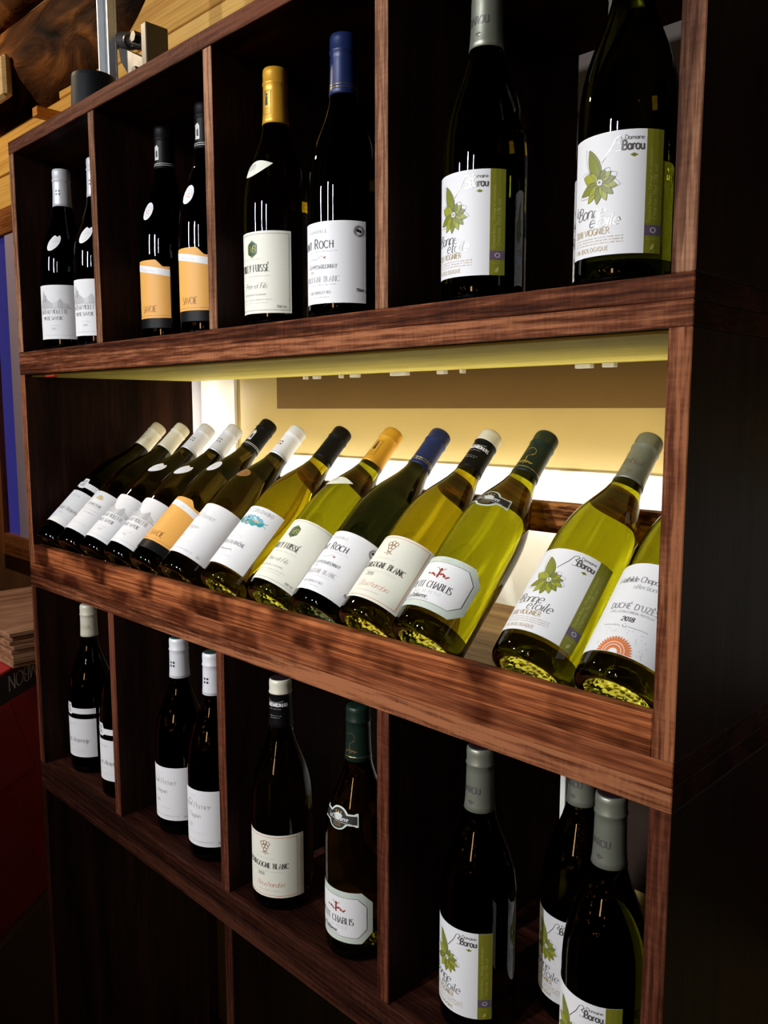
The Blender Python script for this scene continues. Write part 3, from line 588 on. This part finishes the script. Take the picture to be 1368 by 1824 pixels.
def e_barou(p, w, a, b):
    s0 = w / 2 - .0145; p.rect(s0, w / 2, a, b, 'olive'); p.rect(s0, w / 2, a + .0135, a + .0215, 'purple', .0001)
    for k in range(9): ang = 2 * PI * k / 9; p.disc(s0 + .0072 + .0022 * math.cos(ang), a + .0175 + .0018 * math.sin(ang), .0005, .0005, 'white', .0002, 6)
    p.text('Domaine Barou - Elevage et vinification', w / 2 - .0095, a + .0235, .0026, 'paleolive', 'sans', 'l', ang=PI / 2, track=.1); p.text('Charnas 75cl 13% vol', w / 2 - .0045, a + .0260, .0034, 'paleolive', 'sans', 'l', ang=PI / 2, track=.14)
    p.fine(s0 + .0072, a + .0100, .011, 'paleolive', seed=31); p.leaf(s0 + .0055, a + .0022, .006, .003, 1.0, 'paleolive', .0002)
    rr = w / 2 - .0145; p.poly([(rr - .0125, b - .0190), (rr - .0095, b - .0175), (rr - .0065, b - .0190), (rr - .0095, b - .0205)], 'olive')
    c = (-w / 2 + .0330, a + .0560)
    big = [(112, .0275, .0110, 'leaf2'), (158, .0165, .0105, 'leaf'), (200, .0195, .0075, 'leaf2'), (232, .0165, .0070, 'leaf'), (262, .0150, .0066, 'leaf2'), (292, .0140, .0060, 'leaf'), (318, .0135, .0060, 'leaf2'), (345, .0130, .0060, 'leaf'), (12, .0115, .0056, 'leaf2'), (38, .0100, .0052, 'leaf'), (66, .0085, .0048, 'leaf2')]
    for i, (an, L, wd, ik) in enumerate(big): p.leaf(c[0] + .0015 * math.cos(math.radians(an)), c[1] + .0015 * math.sin(math.radians(an)), L, wd, math.radians(an), ik, .00002 * i, 'black')
    for an, L in ((118, .0310), (152, .0195), (205, .022), (350, .0165), (22, .0150), (52, .013)): p.leaf(c[0], c[1], L, .0095, math.radians(an), None, .0003, 'grey')
    for k in range(7): ang = 2 * PI * k / 7; p.disc(c[0] + .0018 * math.cos(ang), c[1] + .0018 * math.sin(ang), .0008, .0008, 'white', .0004, 8)
def cap_sage(p, h):
    p.text('BAROU', -.001, h - .046, .0065, 'foil', 'bold', track=.1, wx=.8); p.poly([(-.004, h - .0555), (.0, h - .053), (.004, h - .0555), (0, h - .058)], 'foil')
kind('barou', 'g_olive', 'c_sage', 'paper', .083, .0235, .1165, caplen=.066, draw=d_barou, emblem=e_barou, capdraw=cap_sage)
# --- octagonal label, black cartouche on the shoulder, dark green capsule
OW, OC = .092, .013
o_lo = lambda u: .024 + max(0, abs(u) - (OW / 2 - OC)); o_hi = lambda u: .0865 - max(0, abs(u) - (OW / 2 - OC))
def d_chablis(p, w, a, b):
    q, k, c = OW / 2 - .0072, .0072, .0105
    p.rect(-q + c, q - c, a + k, b - k, 'white'); 
    for sg in (-1, 1):
        for i in range(3):
            x0 = q - c + c * i / 3; x1 = q - c + c * (i + 1) / 3; e0 = c * i / 3; e1 = c * (i + 1) / 3
            P4 = [(sg * x0, a + k + e0), (sg * x1, a + k + e1), (sg * x1, b - k - e1), (sg * x0, b - k - e0)]; p.poly(P4 if sg > 0 else P4[::-1], 'white')
    ln = [(-q + c, a + k), (q - c, a + k), (q, a + k + c), (q, b - k - c), (q - c, b - k), (-q + c, b - k), (-q, b - k - c), (-q, a + k + c), (-q + c, a + k)]
    p.stroke(ln, .0004, 'black', o=.0001)
    p2 = Print.text
    n0 = len(p.v); p.text('PETIT CHABLIS', -.002, .0470, .0078, 'black', 'serif', track=.18, wx=.68); p.text('PAS SI PETIT', -.002, .0405, .0034, 'pale', 'sans', track=.6, wx=.8)
    p.text('La Chablisienne', -.012, .0345, .0050, 'black', 'medium', slant=.1, track=.05, wx=.75); p.stroke([(-.030, .0335), (.004, .0332), (.0055, .0342)], .0003, 'black')
    for i in range(n0, len(p.v)): p.v[i] = (p.v[i][0], p.v[i][1], p.v[i][2] + .00012)
def e_chablis(p, w, a, b):
    c = (.001, .0660); o = .0002
    p.poly([(c[0] - .0010, c[1] - .006), (c[0] + .0010, c[1] - .006), (c[0] + .0013, c[1] + .003), (c[0] - .0010, c[1] + .003)], 'red', o); p.disc(c[0] + .0004, c[1] + .0046, .0015, .0016, 'red', o)
    p.stroke([(c[0], c[1] + .002), (c[0] - .003, c[1] + .0055), (c[0] - .006, c[1] + .006)], .0006, 'red', o=o); p.stroke([(c[0], c[1] + .002), (c[0] + .0035, c[1] + .005), (c[0] + .0055, c[1] + .0065)], .0006, 'red', o=o)
    r = random.Random(5)
    for k in range(26): t = r.uniform(-1, 1); p.disc(c[0] + t * .0125, c[1] - .0022 + .0012 * math.sin(6 * t) + r.uniform(-.0008, .0008), .0011, .0009, 'red', o, 7)
    p.text('VIGNERONS', .0, b - .0050, .0014, 'pale', 'sans', track=.5)
def cart(s):
    def f(u):
        h = .0062 if abs(u) > .0115 else .0062 + .0065 * math.sqrt(max(0, 1 - (u / .0115) ** 2))
        if abs(u) > .0225: h = .0062 + .0012
        return .172 + s * h
    return f
def neck_chab(p):
    n = 26; ins = .0016
    for i in range(n):
        a = -.0245 + .049 * i / n; b = -.0245 + .049 * (i + 1) / n
        f = lambda u: (.0046 if abs(u) > .0100 else .0046 + .0065 * math.sqrt(max(0, 1 - (u / .0100) ** 2)))
        p.poly([(a, .172 - f(a)), (b, .172 - f(b)), (b, .172 + f(b)), (a, .172 + f(a))], 'black')
    n0 = len(p.v)
    p.text('La Chablisienne', 0, .1700, .0052, 'white', 'medium', track=.04, wx=.72); p.text('2020', 0, .1635, .0034, 'gold', 'sans', track=.2); p.stroke([(-.004, .1685), (.018, .1680)], .0003, 'white')
    for x in (-.003, 0.001, .005): p.disc(x - .001, .1790, .0010, .0010, 'gold', 0, 8)
    for i in range(n0, len(p.v)): p.v[i] = (p.v[i][0], p.v[i][1], .0002)
def cap_vine(p, h):
    for z in (.0585,): p.rect(-.0480, .0480, h - z - .0004, h - z + .0004, 'goldfoil')
    p.stroke([(0, h - .0555), (.0005, h - .048), (-.0003, h - .043)], .0012, 'goldfoil'); r = random.Random(3)
    for k in range(22): t = r.uniform(-1, 1); p.disc(t * .009, h - .0515 + r.uniform(-.0012, .0012), .0010, .0009, 'goldfoil', 0, 6)
    p.stroke(A(.001, h - .036, .006, .006, -60, 150, 10), .0006, 'goldfoil'); p.stroke([(0, h - .043), (.004, h - .040), (.006, h - .0385)], .0006, 'goldfoil')
kind('chablis', 'g_olive', 'c_green', 'paper_mint', OW, .024, .0865, caplen=.064, lo=o_lo, hi=o_hi, draw=d_chablis, emblem=e_chablis, capdraw=cap_vine, neck=(.172, -.0260, .0260, cart(-1), cart(1), 'paper_mint', neck_chab))
# --- cream label with orange border, black capsule with cream top
def d_bourg(p, w, a, b):
    q = .039; p.stroke([(-q, a + .003), (q, a + .003), (q, b - .003), (-q, b - .003), (-q, a + .003)], .0005, 'orange')
    p.text('BOURGOGNE BLANC', -.003, a + .0395, .0070, 'black', 'serif', track=.2, wx=.66); p.fine(-.002, a + .0345, .046, 'pale', seed=4); p.text('2018', -.010, a + .0285, .0044, 'grey', 'medium', track=.1)
    p.text('Bouchardon', .002, a + .0150, .0068, 'salmon', 'light', slant=.5, track=.04); p.fine(0, a + .009, .03, 'salmon', seed=3); p.fine(-.004, a + .0520, .028, 'pale', seed=8)
    for k in range(3): 
        for j in range(9): p.stroke([(w / 2 - .0030 - k * .0014, a + .012 + j * .0075), (w / 2 - .0030 - k * .0014, a + .0175 + j * .0075)], .0003, 'pale')
def e_bourg(p, w, a, b):
    c = (-.003, a + .0660); r = random.Random(2)
    for x, y in ((-.0042, .006), (0, .0075), (.0042, .006), (-.0024, .002), (.0022, .002), (0, -.0022)): p.stroke(A(c[0] + x, c[1] + y, .0026, .0026, 0, 360, 10), .0006, 'brown')
    for sg in (-1, 1): p.stroke([(c[0] + sg * .001, c[1] - .004), (c[0] + sg * .003, c[1] - .007), (c[0] + sg * .0055, c[1] - .0065)], .0006, 'brown')
    p.stroke([(c[0], c[1] - .004), (c[0], c[1] - .009)], .0006, 'brown')
def cap_bourg(p, h):
    p.text('BOUCHARDON & FILS', .003, h - .034, .0044, 'white', 'bold', track=.08, wx=.52); p.fine(0, h - .0375, .018, 'silver', seed=2); p.fine(0, h - .0465, .016, 'silver', seed=5); p.fine(0, h - .0490, .012, 'silver', seed=6)
    p.stroke(A(0, h - .0225, .015, .006, 200, 320, 10), .0004, 'silver')
kind('bourgogne', 'g_gold', 'c_black', 'paper_cream', .098, .0195, .1035, caplen=.062, top='c_cream', draw=d_bourg, emblem=e_bourg, capdraw=cap_bourg)
# --- white label with blue sea picture, black capsule
def d_colombo(p, w, a, b):
    p.text('J-L COLOMBO', .004, b - .0095, .0050, 'grey', 'sans', track=.45, wx=.85); p.fine(-.002, a + .0455, .02, 'pale', seed=3); p.fine(-.004, a + .0425, .026, 'pale', seed=4)
    p.text('CÔTES DU RHÔNE', -.001, a + .0315, .0052, 'grey', 'medium', small=None, track=.1, wx=.78); p.scribble(-.004, a + .0225, .022, .0045, 'black', 5, .0004, 7); p.fine(-.003, a + .013, .03, 'pale', seed=9)
def e_colombo(p, w, a, b):
    n = 18; c = (0.002, b - .0235)
    for i in range(n):
        x0 = -.022 + .044 * i / n; x1 = -.022 + .044 * (i + 1) / n
        hi = lambda x: c[1] + .0085 * math.sqrt(max(0, 1 - (x / .023) ** 2)) + .001 * math.sin(x * 900); lo = lambda x: c[1] - .0070 * math.sqrt(max(0, 1 - (x / .023) ** 2)) + .0012 * math.sin(x * 600)
        md = lambda x: c[1] + .0005 + .0014 * math.sin(x * 300 + 1)
        p.poly([(c[0] + x0, md(x0)), (c[0] + x1, md(x1)), (c[0] + x1, hi(x1)), (c[0] + x0, hi(x0))], 'blue'); p.poly([(c[0] + x0, lo(x0)), (c[0] + x1, lo(x1)), (c[0] + x1, md(x1)), (c[0] + x0, md(x0))], 'teal')
    r = random.Random(8)
    for k in range(13): p.leaf(c[0] + r.uniform(-.019, .012), c[1] + r.uniform(-.006, .0065), r.uniform(.004, .007), r.uniform(.0015, .0026), r.uniform(-.6, .6), r.choice(['sand', 'white', 'sand', 'orange', 'black']), .0002)
    p.stroke([(c[0] + .022, c[1] + .001), (c[0] + .027, c[1] + .004)], .0008, 'teal'); p.stroke([(c[0] + .022, c[1] - .001), (c[0] + .027, c[1] - .003)], .0008, 'blue')
kind('colombo', 'g_gold', 'c_black', 'paper', .084, .022, .118, caplen=.060, draw=d_colombo, emblem=e_colombo)
# --- white label with grey mountain, white capsule with four squares
def d_viol(p, w, a, b):
    p.text('CHÂTEAU VIOLETTE', -.008, a + .0410, .0066, 'grey', 'medium', track=.1, wx=.70); p.text('VIN DE SAVOIE', -.008, a + .0310, .0056, 'grey', 'medium', small=None, track=.12, wx=.78)
    p.fine(-.002, a + .0215, .018, 'pale', seed=3); p.text('2020', -.004, a + .0150, .0030, 'pale', 'sans'); p.stroke([(-.03, a + .006), (.03, a + .006)], .0003, 'pale')
def e_viol(p, w, a, b):
    y = a + .0535; pts = [(-.034, y), (-.028, y + .012), (-.024, y + .026), (-.020, y + .016), (-.012, y + .009), (-.004, y + .004), (.004, y + .007), (.009, y + .012), (.013, y + .006), (.022, y + .002)]
    for (x0, y0), (x1, y1) in zip(pts, pts[1:]):
        p.poly([(x0, y - .003), (x1, y - .003), (x1, y1), (x0, y0)], 'mountain' if (x0 < -.008 or .003 < x0 < .012) else 'silver')
    r = random.Random(4)
    for k in range(10): x = r.uniform(-.029, -.018); p.stroke([(x, y + r.uniform(.006, .016)), (x + .002, y + r.uniform(.004, .02))], .0007, 'grey', o=.0001)
    p.stroke([(-.03, y - .004), (.026, y - .0035)], .0008, 'pale')
def cap_squares(ink):
    def f(p, h):
        for x in (-.0026, .0026):
            for y in (-.0026, .0026): p.poly([(x - .0015, h - .0385 + y - .0015), (x + .0015, h - .0385 + y - .0015), (x + .0015, h - .0385 + y + .0015), (x - .0015, h - .0385 + y + .0015)], ink)
        p.rect(-.0480, .0480, h - .0572, h - .0567, 'grey')
    return f
tagU = lambda u: clampf((u + .014) / .028, 0, 1)
viol_e = lambda u: math.sqrt(max(0, 1 - (u / .0115) ** 2))
viol_lo = lambda u: .1745 + .62 * u - .0115 * viol_e(u)
viol_hi = lambda u: .1745 + .62 * u + .0115 * viol_e(u) - .0045 * max(0, 1 - abs(u - .0055) / .0045)
kind('violette', 'g_brown', 'c_silver', 'paper', .086, .0185, .106, caplen=.060, draw=d_viol, emblem=e_viol, capdraw=cap_squares('grey'), neck=(.175, -.0115, .0115, viol_lo, viol_hi, 'paper', lambda p: p.fine(0.002, .1755, .012, 'pale', seed=2)))
# --- orange label with white diagonal ribbon, black capsule
def y_hi(u):
    base_ = .117 - 0.010 * clampf((-u - .024) / .014, 0, 1) ** 2
    return base_ - (.010 * clampf((u - .018) / .010, 0, 1) if u > .018 else 0)
def d_yel(p, w, a, b):
    p.text('SAVOIE', .004, a + .0085, .0090, 'brown', 'light', track=.06, wx=.72); p.stroke([(-.03, a + .0035), (.036, a + .0035)], .0003, 'brown')
def e_yel(p, w, a, b):
    n = 20
    for i in range(n):
        x0 = -.038 + .076 * i / n; x1 = -.038 + .076 * (i + 1) / n; l = lambda x: .1015 - .17 * (x + .012)
        hi = lambda x: min(l(x) + .0095, y_hi(x) - .0005)
        p.poly([(x0, l(x0)), (x1, l(x1)), (x1, hi(x1)), (x0, hi(x0))], 'white')
    p.text('Roussette', 0.002, .1010, .0046, 'pale', 'script', slant=.2, ang=-.17)
def cap_yel(p, h):
    for z in (.0555, .0530): p.rect(-.048, .048, h - z - .0004, h - z + .0004, 'silver')
    p.poly([(-.004, h - .048), (.004, h - .048), (.004, h - .031), (.001, h - .027), (-.004, h - .029)], 'silver'); p.poly([(-.0012, h - .044), (.0026, h - .044), (.0018, h - .034), (-.0012, h - .036)], 'black', .0001)
ov_lo = lambda u: .1870 - .0125 * math.sqrt(max(0, 1 - (u / .0098) ** 2)) + .20 * u; ov_hi = lambda u: .1870 + .0125 * math.sqrt(max(0, 1 - (u / .0098) ** 2)) + .20 * u
def neck_oval(p):
    p.stroke(A(0, .187, .007, .0085, 0, 360, 18), .0003, 'pale')
    for x, y in ((-.002, .0), (.002, .001), (-.001, -.003), (.002, -.003)): p.disc(x, .187 + y, .0011, .0011, 'salmon', 0, 7)
    p.disc(.001, .1925, .0009, .0009, 'pale', 0, 7)
kind('savoie', 'g_brown', 'c_black', 'paper_orange', .076, .0345, .117, h=.310, caplen=.060, hi=y_hi, draw=d_yel, emblem=e_yel, capdraw=cap_yel, neck=(.187, -.0098, .0098, ov_lo, ov_hi, 'paper', neck_oval), extra=[('lower_band', -.038, .038, const(.0205), const(.0343), 'c_black')])
# --- plain white label with faint print, white capsule
def d_plain(p, w, a, b):
    p.fine(-.010, b - .010, .016, 'pale', seed=2); p.text('Jean Perrier', -.004, b - .0265, .0085, 'pale', 'script', slant=.25, track=.06); p.text('Chignin', -.006, a + .0420, .0066, 'pale', 'script', slant=.3, track=.08)
    p.text('2019', -.012, a + .0270, .0048, 'pale', 'sans', track=.2); p.fine(-.004, a + .0185, .03, 'pale', seed=7); p.fine(0, a + .0065, .05, 'grey', seed=8); p.text('75cl', .034, a + .0045, .0028, 'grey', 'sans')
bt_lo = lambda u: .1785 - .0085 * math.sqrt(max(0, 1 - (u / .013) ** 2)); bt_hi = lambda u: .1785 + .0085 * math.sqrt(max(0, 1 - (u / .013) ** 2))
def e_plain(p, w, a, b): p.stroke([(-.018, b - .020), (-.014, b - .014), (-.008, b - .018), (-.012, b - .024)], .0006, 'pale')
kind('plain', 'g_brown', 'c_white', 'paper', .100, .0245, .107, caplen=.060, draw=d_plain, emblem=e_plain, capdraw=cap_squares('black'))
M['ink_copper'] = plain('copper_print', (0.42, 0.20, 0.07), 0.3, metal=0.4)
kind('plain_tag', 'g_brown', 'c_white', 'paper', .100, .0245, .112, caplen=.060, draw=d_plain, emblem=e_plain, capdraw=cap_squares('brown'), neck=(.1785, -.013, .013, bt_lo, bt_hi, 'ink_copper', lambda p: p.stroke(A(0, .1785, .006, .004, 0, 360, 14), .0006, 'brown')))
# --- white label with separate band above, cream capsule
def d_band(p, w, a, b):
    p.text('VIN FIN', -.006, b - .012, .0034, 'pale', 'sans', track=.3); p.text('Pinot Amenay', 0.000, a + .0270, .0085, 'grey', 'script', slant=.35, track=.03); p.fine(-.008, a + .020, .012, 'grey', seed=4); p.fine(-.002, a + .011, .04, 'pale', seed=5)
def e_band(p, w, a, b):
    c = (-.012, .1175)
    for x, y in ((-.004, .004), (.003, .004), (-.004, -.004), (.003, -.004)): p.stroke(A(c[0] + x, c[1] + y, .0022, .0022, 30, 330, 8), .0010, 'black')
kind('band', 'g_brown', 'c_cream', 'paper', .084, .031, .1005, caplen=.056, draw=d_band, emblem=e_band, capdraw=lambda p, h: p.text('AMOUR', .000, h - .042, .0070, 'gold', 'light', ang=PI / 2 * 0, track=.3, wx=.8), extra=[('upper_band', -.042, .042, lambda u: .1095 - (.003 if abs(u + .012) < .008 else 0), lambda u: .1195 + (.008 if abs(u + .012) < .008 else 0), 'paper')])
# --- white label with golden scroll, cream capsule
def d_scroll(p, w, a, b):
    for k, wd in enumerate((.030, .036, .028)): p.fine(0, b - .034 - k * .006, wd, 'pale', seed=40 + k, h=.0022)
    p.text('BOURGOGNE', 0, b - .030, .0048, 'grey', 'medium', wx=.8); p.fine(0, a + .014, .03, 'pale', seed=50)
def e_scroll(p, w, a, b):
    for k in range(5): p.leaf(0, b - .016, .009, .004, PI * (k + .5) / 5, 'sand', .00003 * k)
kind('scroll', 'g_brown', 'c_cream', 'paper', .084, .024, .106, caplen=.058, draw=d_scroll, emblem=e_scroll)
# --- white label with red-orange half sun
def d_duche(p, w, a, b):
    p.text('Mathilde Chapoutier', -.002, b - .0205, .0058, 'grey', 'medium', track=.07, wx=.82); p.text('sélection', .002, b - .0275, .0048, 'pale', 'sans', track=.06)
    p.text("DUCHÉ D'UZÈS", .000, b - .0485, .0056, 'grey', 'sans', track=.16, wx=.85); p.text('APPELLATION D ORIGINE PROTEGEE', .0, b - .0530, .0024, 'pale', 'sans', track=.1, wx=.8)
    p.text('2018', .000, b - .0605, .0042, 'black', 'bold', slant=.2, track=.15); p.stroke([(-.020, b - .0655), (-.004, b - .0655)], .0003, 'black'); p.stroke([(.003, b - .0655), (.020, b - .0655)], .0003, 'black'); p.stroke(A(0, b - .0645, .0018, .0022, 180, 360, 6), .0004, 'grey')
def e_duche(p, w, a, b):
    for k in range(12):
        t0 = PI * k / 12; t1 = PI * (k + 1) / 12; p.poly([(.013 * math.cos(t0), a + .0003 + .0125 * math.sin(t0)), (.013 * math.cos(t1), a + .0003 + .0125 * math.sin(t1)), (.004 * math.cos(t1), a + .0003 + .004 * math.sin(t1)), (.004 * math.cos(t0), a + .0003 + .004 * math.sin(t0))][::-1], 'orange')
    for k in range(19): t = PI * (k + .5) / 19; p.leaf(.0118 * math.cos(t), a + .0003 + .0115 * math.sin(t), .004, .0018, t, 'orange', .00005)
    for rr in (.007, .0095): p.stroke([(rr * math.cos(PI * k / 16), a + .0006 + rr * math.sin(PI * k / 16)) for k in range(17)], .0006, 'white', o=.0001)
    r = random.Random(9)
    for k in range(40):
        t = PI * r.random(); q = r.uniform(.018, .027); p.disc(q * math.cos(t), a + .002 + q * math.sin(t), .0005, .0005, 'silver', 0, 5)
kind('duche', 'g_olive', 'c_cream', 'paper', .098, .0215, .1130, caplen=.060, draw=d_duche, emblem=e_duche)

# ------------------------------------------------------------------ bottles, upper crate
ZU = U1 + ZO + .0003; ZL = ZO + .0003
bottle('violette', (.075, .055, ZU), 'dark bottle with silver capsule and grey mountain label in the leftmost top compartment', 38, group='standing bottles')
bottle('violette', (.176, .066, ZU), 'dark bottle with mountain label half hidden behind the first divider of the top crate', 30, group='standing bottles')
bottle('savoie', (.347, .088, ZU), 'orange labelled bottle with black capsule, left of its pair in the top crate', 8, group='standing bottles')
bottle('savoie', (.470, .078, ZU), 'orange labelled bottle half hidden behind the second divider of the top crate', 8, group='standing bottles')
bottle('fuisse', (.655, .053, ZU), 'standing dark bottle with golden yellow capsule and cream label in the top crate', 6, group='standing bottles')
bottle('roch', (.777, .050, ZU), 'standing dark bottle with royal blue capsule and white label in the top crate', 6, group='standing bottles')
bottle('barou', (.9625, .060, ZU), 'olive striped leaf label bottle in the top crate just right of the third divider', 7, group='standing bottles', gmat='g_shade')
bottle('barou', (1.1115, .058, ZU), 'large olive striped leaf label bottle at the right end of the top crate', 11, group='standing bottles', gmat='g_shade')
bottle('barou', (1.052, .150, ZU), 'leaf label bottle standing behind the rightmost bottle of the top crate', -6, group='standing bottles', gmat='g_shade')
# ------------------------------------------------------------------ bottles, lower crate
bottle('band', (.089, .062, ZL), 'dark bottle with cream capsule and banded white label in the bottom left compartment', 12, group='standing bottles')
bottle('band', (.220, .055, ZL), 'dark bottle with banded label half hidden by the first divider of the lower crate', 12, group='standing bottles')
bottle('plain', (.391, .060, ZL), 'white capsule bottle with faint white label, left of its pair in the lower crate', 14, group='standing bottles')
bottle('plain', (.492, .053, ZL), 'white capsule bottle touching the second divider of the lower crate', 14, group='standing bottles')
bottle('bourgogne', (.651, .050, ZL), 'standing bottle with cream topped black capsule and orange bordered label in the lower crate', 22, group='standing bottles')
bottle('chablis', (.793, .053, ZL), 'standing green capsule bottle with octagonal label in the lower crate', 4, group='standing bottles')
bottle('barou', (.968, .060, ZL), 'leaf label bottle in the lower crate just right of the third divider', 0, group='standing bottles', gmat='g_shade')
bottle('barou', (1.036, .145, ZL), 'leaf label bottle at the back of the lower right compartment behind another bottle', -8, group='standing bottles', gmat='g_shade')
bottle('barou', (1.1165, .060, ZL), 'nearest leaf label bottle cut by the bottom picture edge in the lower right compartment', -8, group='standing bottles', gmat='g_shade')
# ------------------------------------------------------------------ leaning bottles, middle crate
TH = math.radians(44.0)
def leaning(k, x, label, rot=0, gmat=None):
    tilt = -(PI / 2 - TH); z0 = D1 + .0402 * math.cos(TH) + .0018
    return bottle(k, (x, .0190, z0 + ZO), label, rot, tilt, 'leaning bottles', gmat)
leaning('band', .0605, 'leaning bottle with cream capsule and banded label against the left side of the lit crate', 25)
leaning('scroll', .1425, 'second leaning bottle from the left with plain cream capsule and white label', 20)
leaning('violette', .2245, 'leaning mountain label bottle beside the cream capsule bottles', 22)
leaning('violette', .3060, 'leaning mountain label bottle just left of the leaning orange label', 20)
leaning('savoie', .3870, 'leaning bottle with orange label and black capsule in the lit row', 8)
leaning('plain_tag', .4720, 'leaning white capsule bottle with copper oval tag on its shoulder', 6)
leaning('colombo', .5740, 'leaning yellow green bottle with blue sea picture label and black capsule', 6)
leaning('fuisse', .6770, 'leaning bottle with golden yellow capsule and cream label', 4)
leaning('roch', .7620, 'leaning dark bottle with navy capsule and white label', 4)
leaning('bourgogne', .8440, 'leaning bottle with orange bordered label and cream topped black capsule', 8)
leaning('chablis', .9250, 'leaning bottle with octagonal label and black cartouche on its shoulder', 4)
leaning('barou', 1.0530, 'leaning bottle with leaf rosette label and olive stripe, grey green capsule', 12)
leaning('duche', 1.1400, 'rightmost leaning bottle with half sun label against the right side panel', 2)

# ------------------------------------------------------------------ things on and behind the top of the rack
ZT = 1.082 + ZO
ps = tag(empty('pole_stand', (.112, .100, ZT)), 'black cup shaped foot with a grey metal pole on top of the rack', 'pole stand')
v, f = lathe([(0, 0), (.037, 0), (.038, .004), (.0345, .094), (.0335, .100), (.030, .1005), (.0295, .090), (0, .088)], 120)
link('foot', mesh('foot', v, f, smooth=False), ps, ['black_plastic'])
V, F = merge(box_vf(-.018, .018, .026, .030, .0, .46, .0006), box_vf(-.018, -.0145, .014, .026, .0, .46, .0006), box_vf(.0145, .018, .014, .026, .0, .46, .0006))
po = link('pole', mesh('pole', V, F), ps, ['alu']); po.location = (.0, .006, 0.0001)
br = tag(empty('clamp_bracket', (.225, .150, ZT)), 'dark steel clamp bracket with bolts on top of the rack', 'bracket')
V, F = merge(box_vf(-.008, .008, -.020, .020, 0, .160, .0015)); link('plate', mesh('plate', V, F), br, ['dark_steel'])
V, F = merge(tube((-.098, -.004, .166), (-.066, -.004, .156), .0135, 20)); link('sleeve', mesh('sleeve', V, F), br, ['steel'])
V, F = merge(tube((-.068, -.004, .157), (-.006, .0, .132), .010, 14), box_vf(-.060, -.008, -.010, .006, .142, .152, .001)); link('arm', mesh('arm', V, F), br, ['dark_steel'])
def prism(pts, y0, y1):
    n = len(pts); v = [(x, y0, z) for x, z in pts] + [(x, y1, z) for x, z in pts]
    return v, [tuple(range(n)), tuple(reversed(range(n, 2 * n)))] + [(i, i + n, (i + 1) % n + n, (i + 1) % n) for i in range(n)]
V, F = prism([(-.092, .150), (-.070, .142), (-.012, .112), (-.012, .080), (-.034, .070), (-.060, .098), (-.086, .128)], -.014, .010); link('jaw', mesh('jaw', V, F), br, ['steel'])
for p0, p1, r in (((-.030, -.022, .148), (-.030, .0, .148), .0085), ((-.024, -.026, .092), (-.024, -.012, .092), .0085), ((-.066, -.020, .086), (-.058, -.004, .086), .008)):
    V, F = tube(p0, p1, r, 6); link('bolt', mesh('bolt', V, F), br, ['dark_steel'])
V, F = box_vf(-.085, -.050, -.012, .004, .070, .080, .001); link('foot_plate', mesh('foot_plate', V, F), br, ['alu'])
st = board('wooden_stick', -.575, -.548, .290, WY - .022, 1.326 + ZO, 1.347 + ZO, 'orange_pine', None, b=.001); tag(st, 'orange wooden stick jutting from the wall left of the rack top', 'stick')
bk = board('wooden_block', -1.05, -.775, .306, .330, 1.430 + ZO, 1.535 + ZO, 'block', None, b=.008); tag(bk, 'pale wooden block on the rough log at the left edge', 'block')

# ------------------------------------------------------------------ stack of thin boards and cartons left of the rack
rr = random.Random(11); z = .120 + ZO
for k in range(8):
    t = .0092
    dx, dy = rr.uniform(-.006, .004), rr.uniform(-.005, .005)
    o = board('thin_board', -.62, -.200 + dx, .035 + dy, .33 + dy, z, z + t - .0008, 'slat', None, b=.0006)
    nth = ['lowest', 'second', 'third', 'fourth', 'fifth', 'sixth', 'seventh', 'topmost'][k]
    tag(o, nth + ' thin wooden board' + ('' if k in (0, 7) else ' from the bottom') + ' in the stack on the red carton', 'board', 'stack of thin boards'); z += t
dang = math.radians(37.8); dv = Vector((-math.sin(dang), math.cos(dang), 0)); nv = Vector((math.cos(dang), math.sin(dang), 0))
CP = Vector((-.195, .012, 0))
def carton(name, label, z0, z1, mat, shift=0.0, band=None):
    # local x = outward normal of the seen face, local y = along it
    c = tag(empty(name, CP + Vector((0, 0, z0 + ZO)) - nv * shift, (0, 0, dang)), label, 'carton')
    v, f = box_vf(-.26, 0, -.16, .19, 0, z1 - z0 - .001, .002); link('carton_body', mesh('carton_body', v, f), c, [mat])
    return c
def face_print(parent, draw, name='lettering'):
    p = Print(); draw(p); me = p.build(name, lambda u, v, o=0: (.0006 + o, u, v)); return link(name, me, parent)
c1 = carton('wine_carton', 'upper dark red wine carton with black band lying upside down left of the rack', -.118, .1195, 'carton_red')
def dr1(p):
    p.rect(-.16, .19, .175, .231, 'black'); 
    p.text('MAISON JAMBON', -.015, .2165, .022, 'silver', 'serif', 'l', ang=PI, track=.12); p.text('PETIT', .165, .110, .018, 'pale', 'serif', 'l', ang=-PI / 2 - .3, track=.3)
    p.stroke([(.03, .172), (.085, .0)], .003, 'crimson')
def dr1b(p):
    p.rect(-.16, .19, .172, .231, 'black')
    p.text('MAISON JAMBON', .018, .222, .030, 'white', 'serif', 'r', ang=PI, track=.12)
    p.text('PETIT', .125, .135, .016, 'pale', 'serif', 'l', ang=-PI / 2 + .15, track=.35); p.stroke([(.02, .172), (.10, .0)], .0035, 'crimson')
face_print(c1, dr1b)
c2 = carton('wine_carton', 'lower dark red wine carton under the one with a black band', -.425, -.118, 'carton_red', .01)
face_print(c2, lambda p: p.text('MAISON JAMBON', .06, .26, .030, 'crimson', 'serif', 'l', ang=-PI / 2 + .1, track=.1, wx=.7))
c3 = carton('brown_carton', 'plain brown carton on the floor under the red cartons', -ZO, -.425, 'carton_brown', -.004)
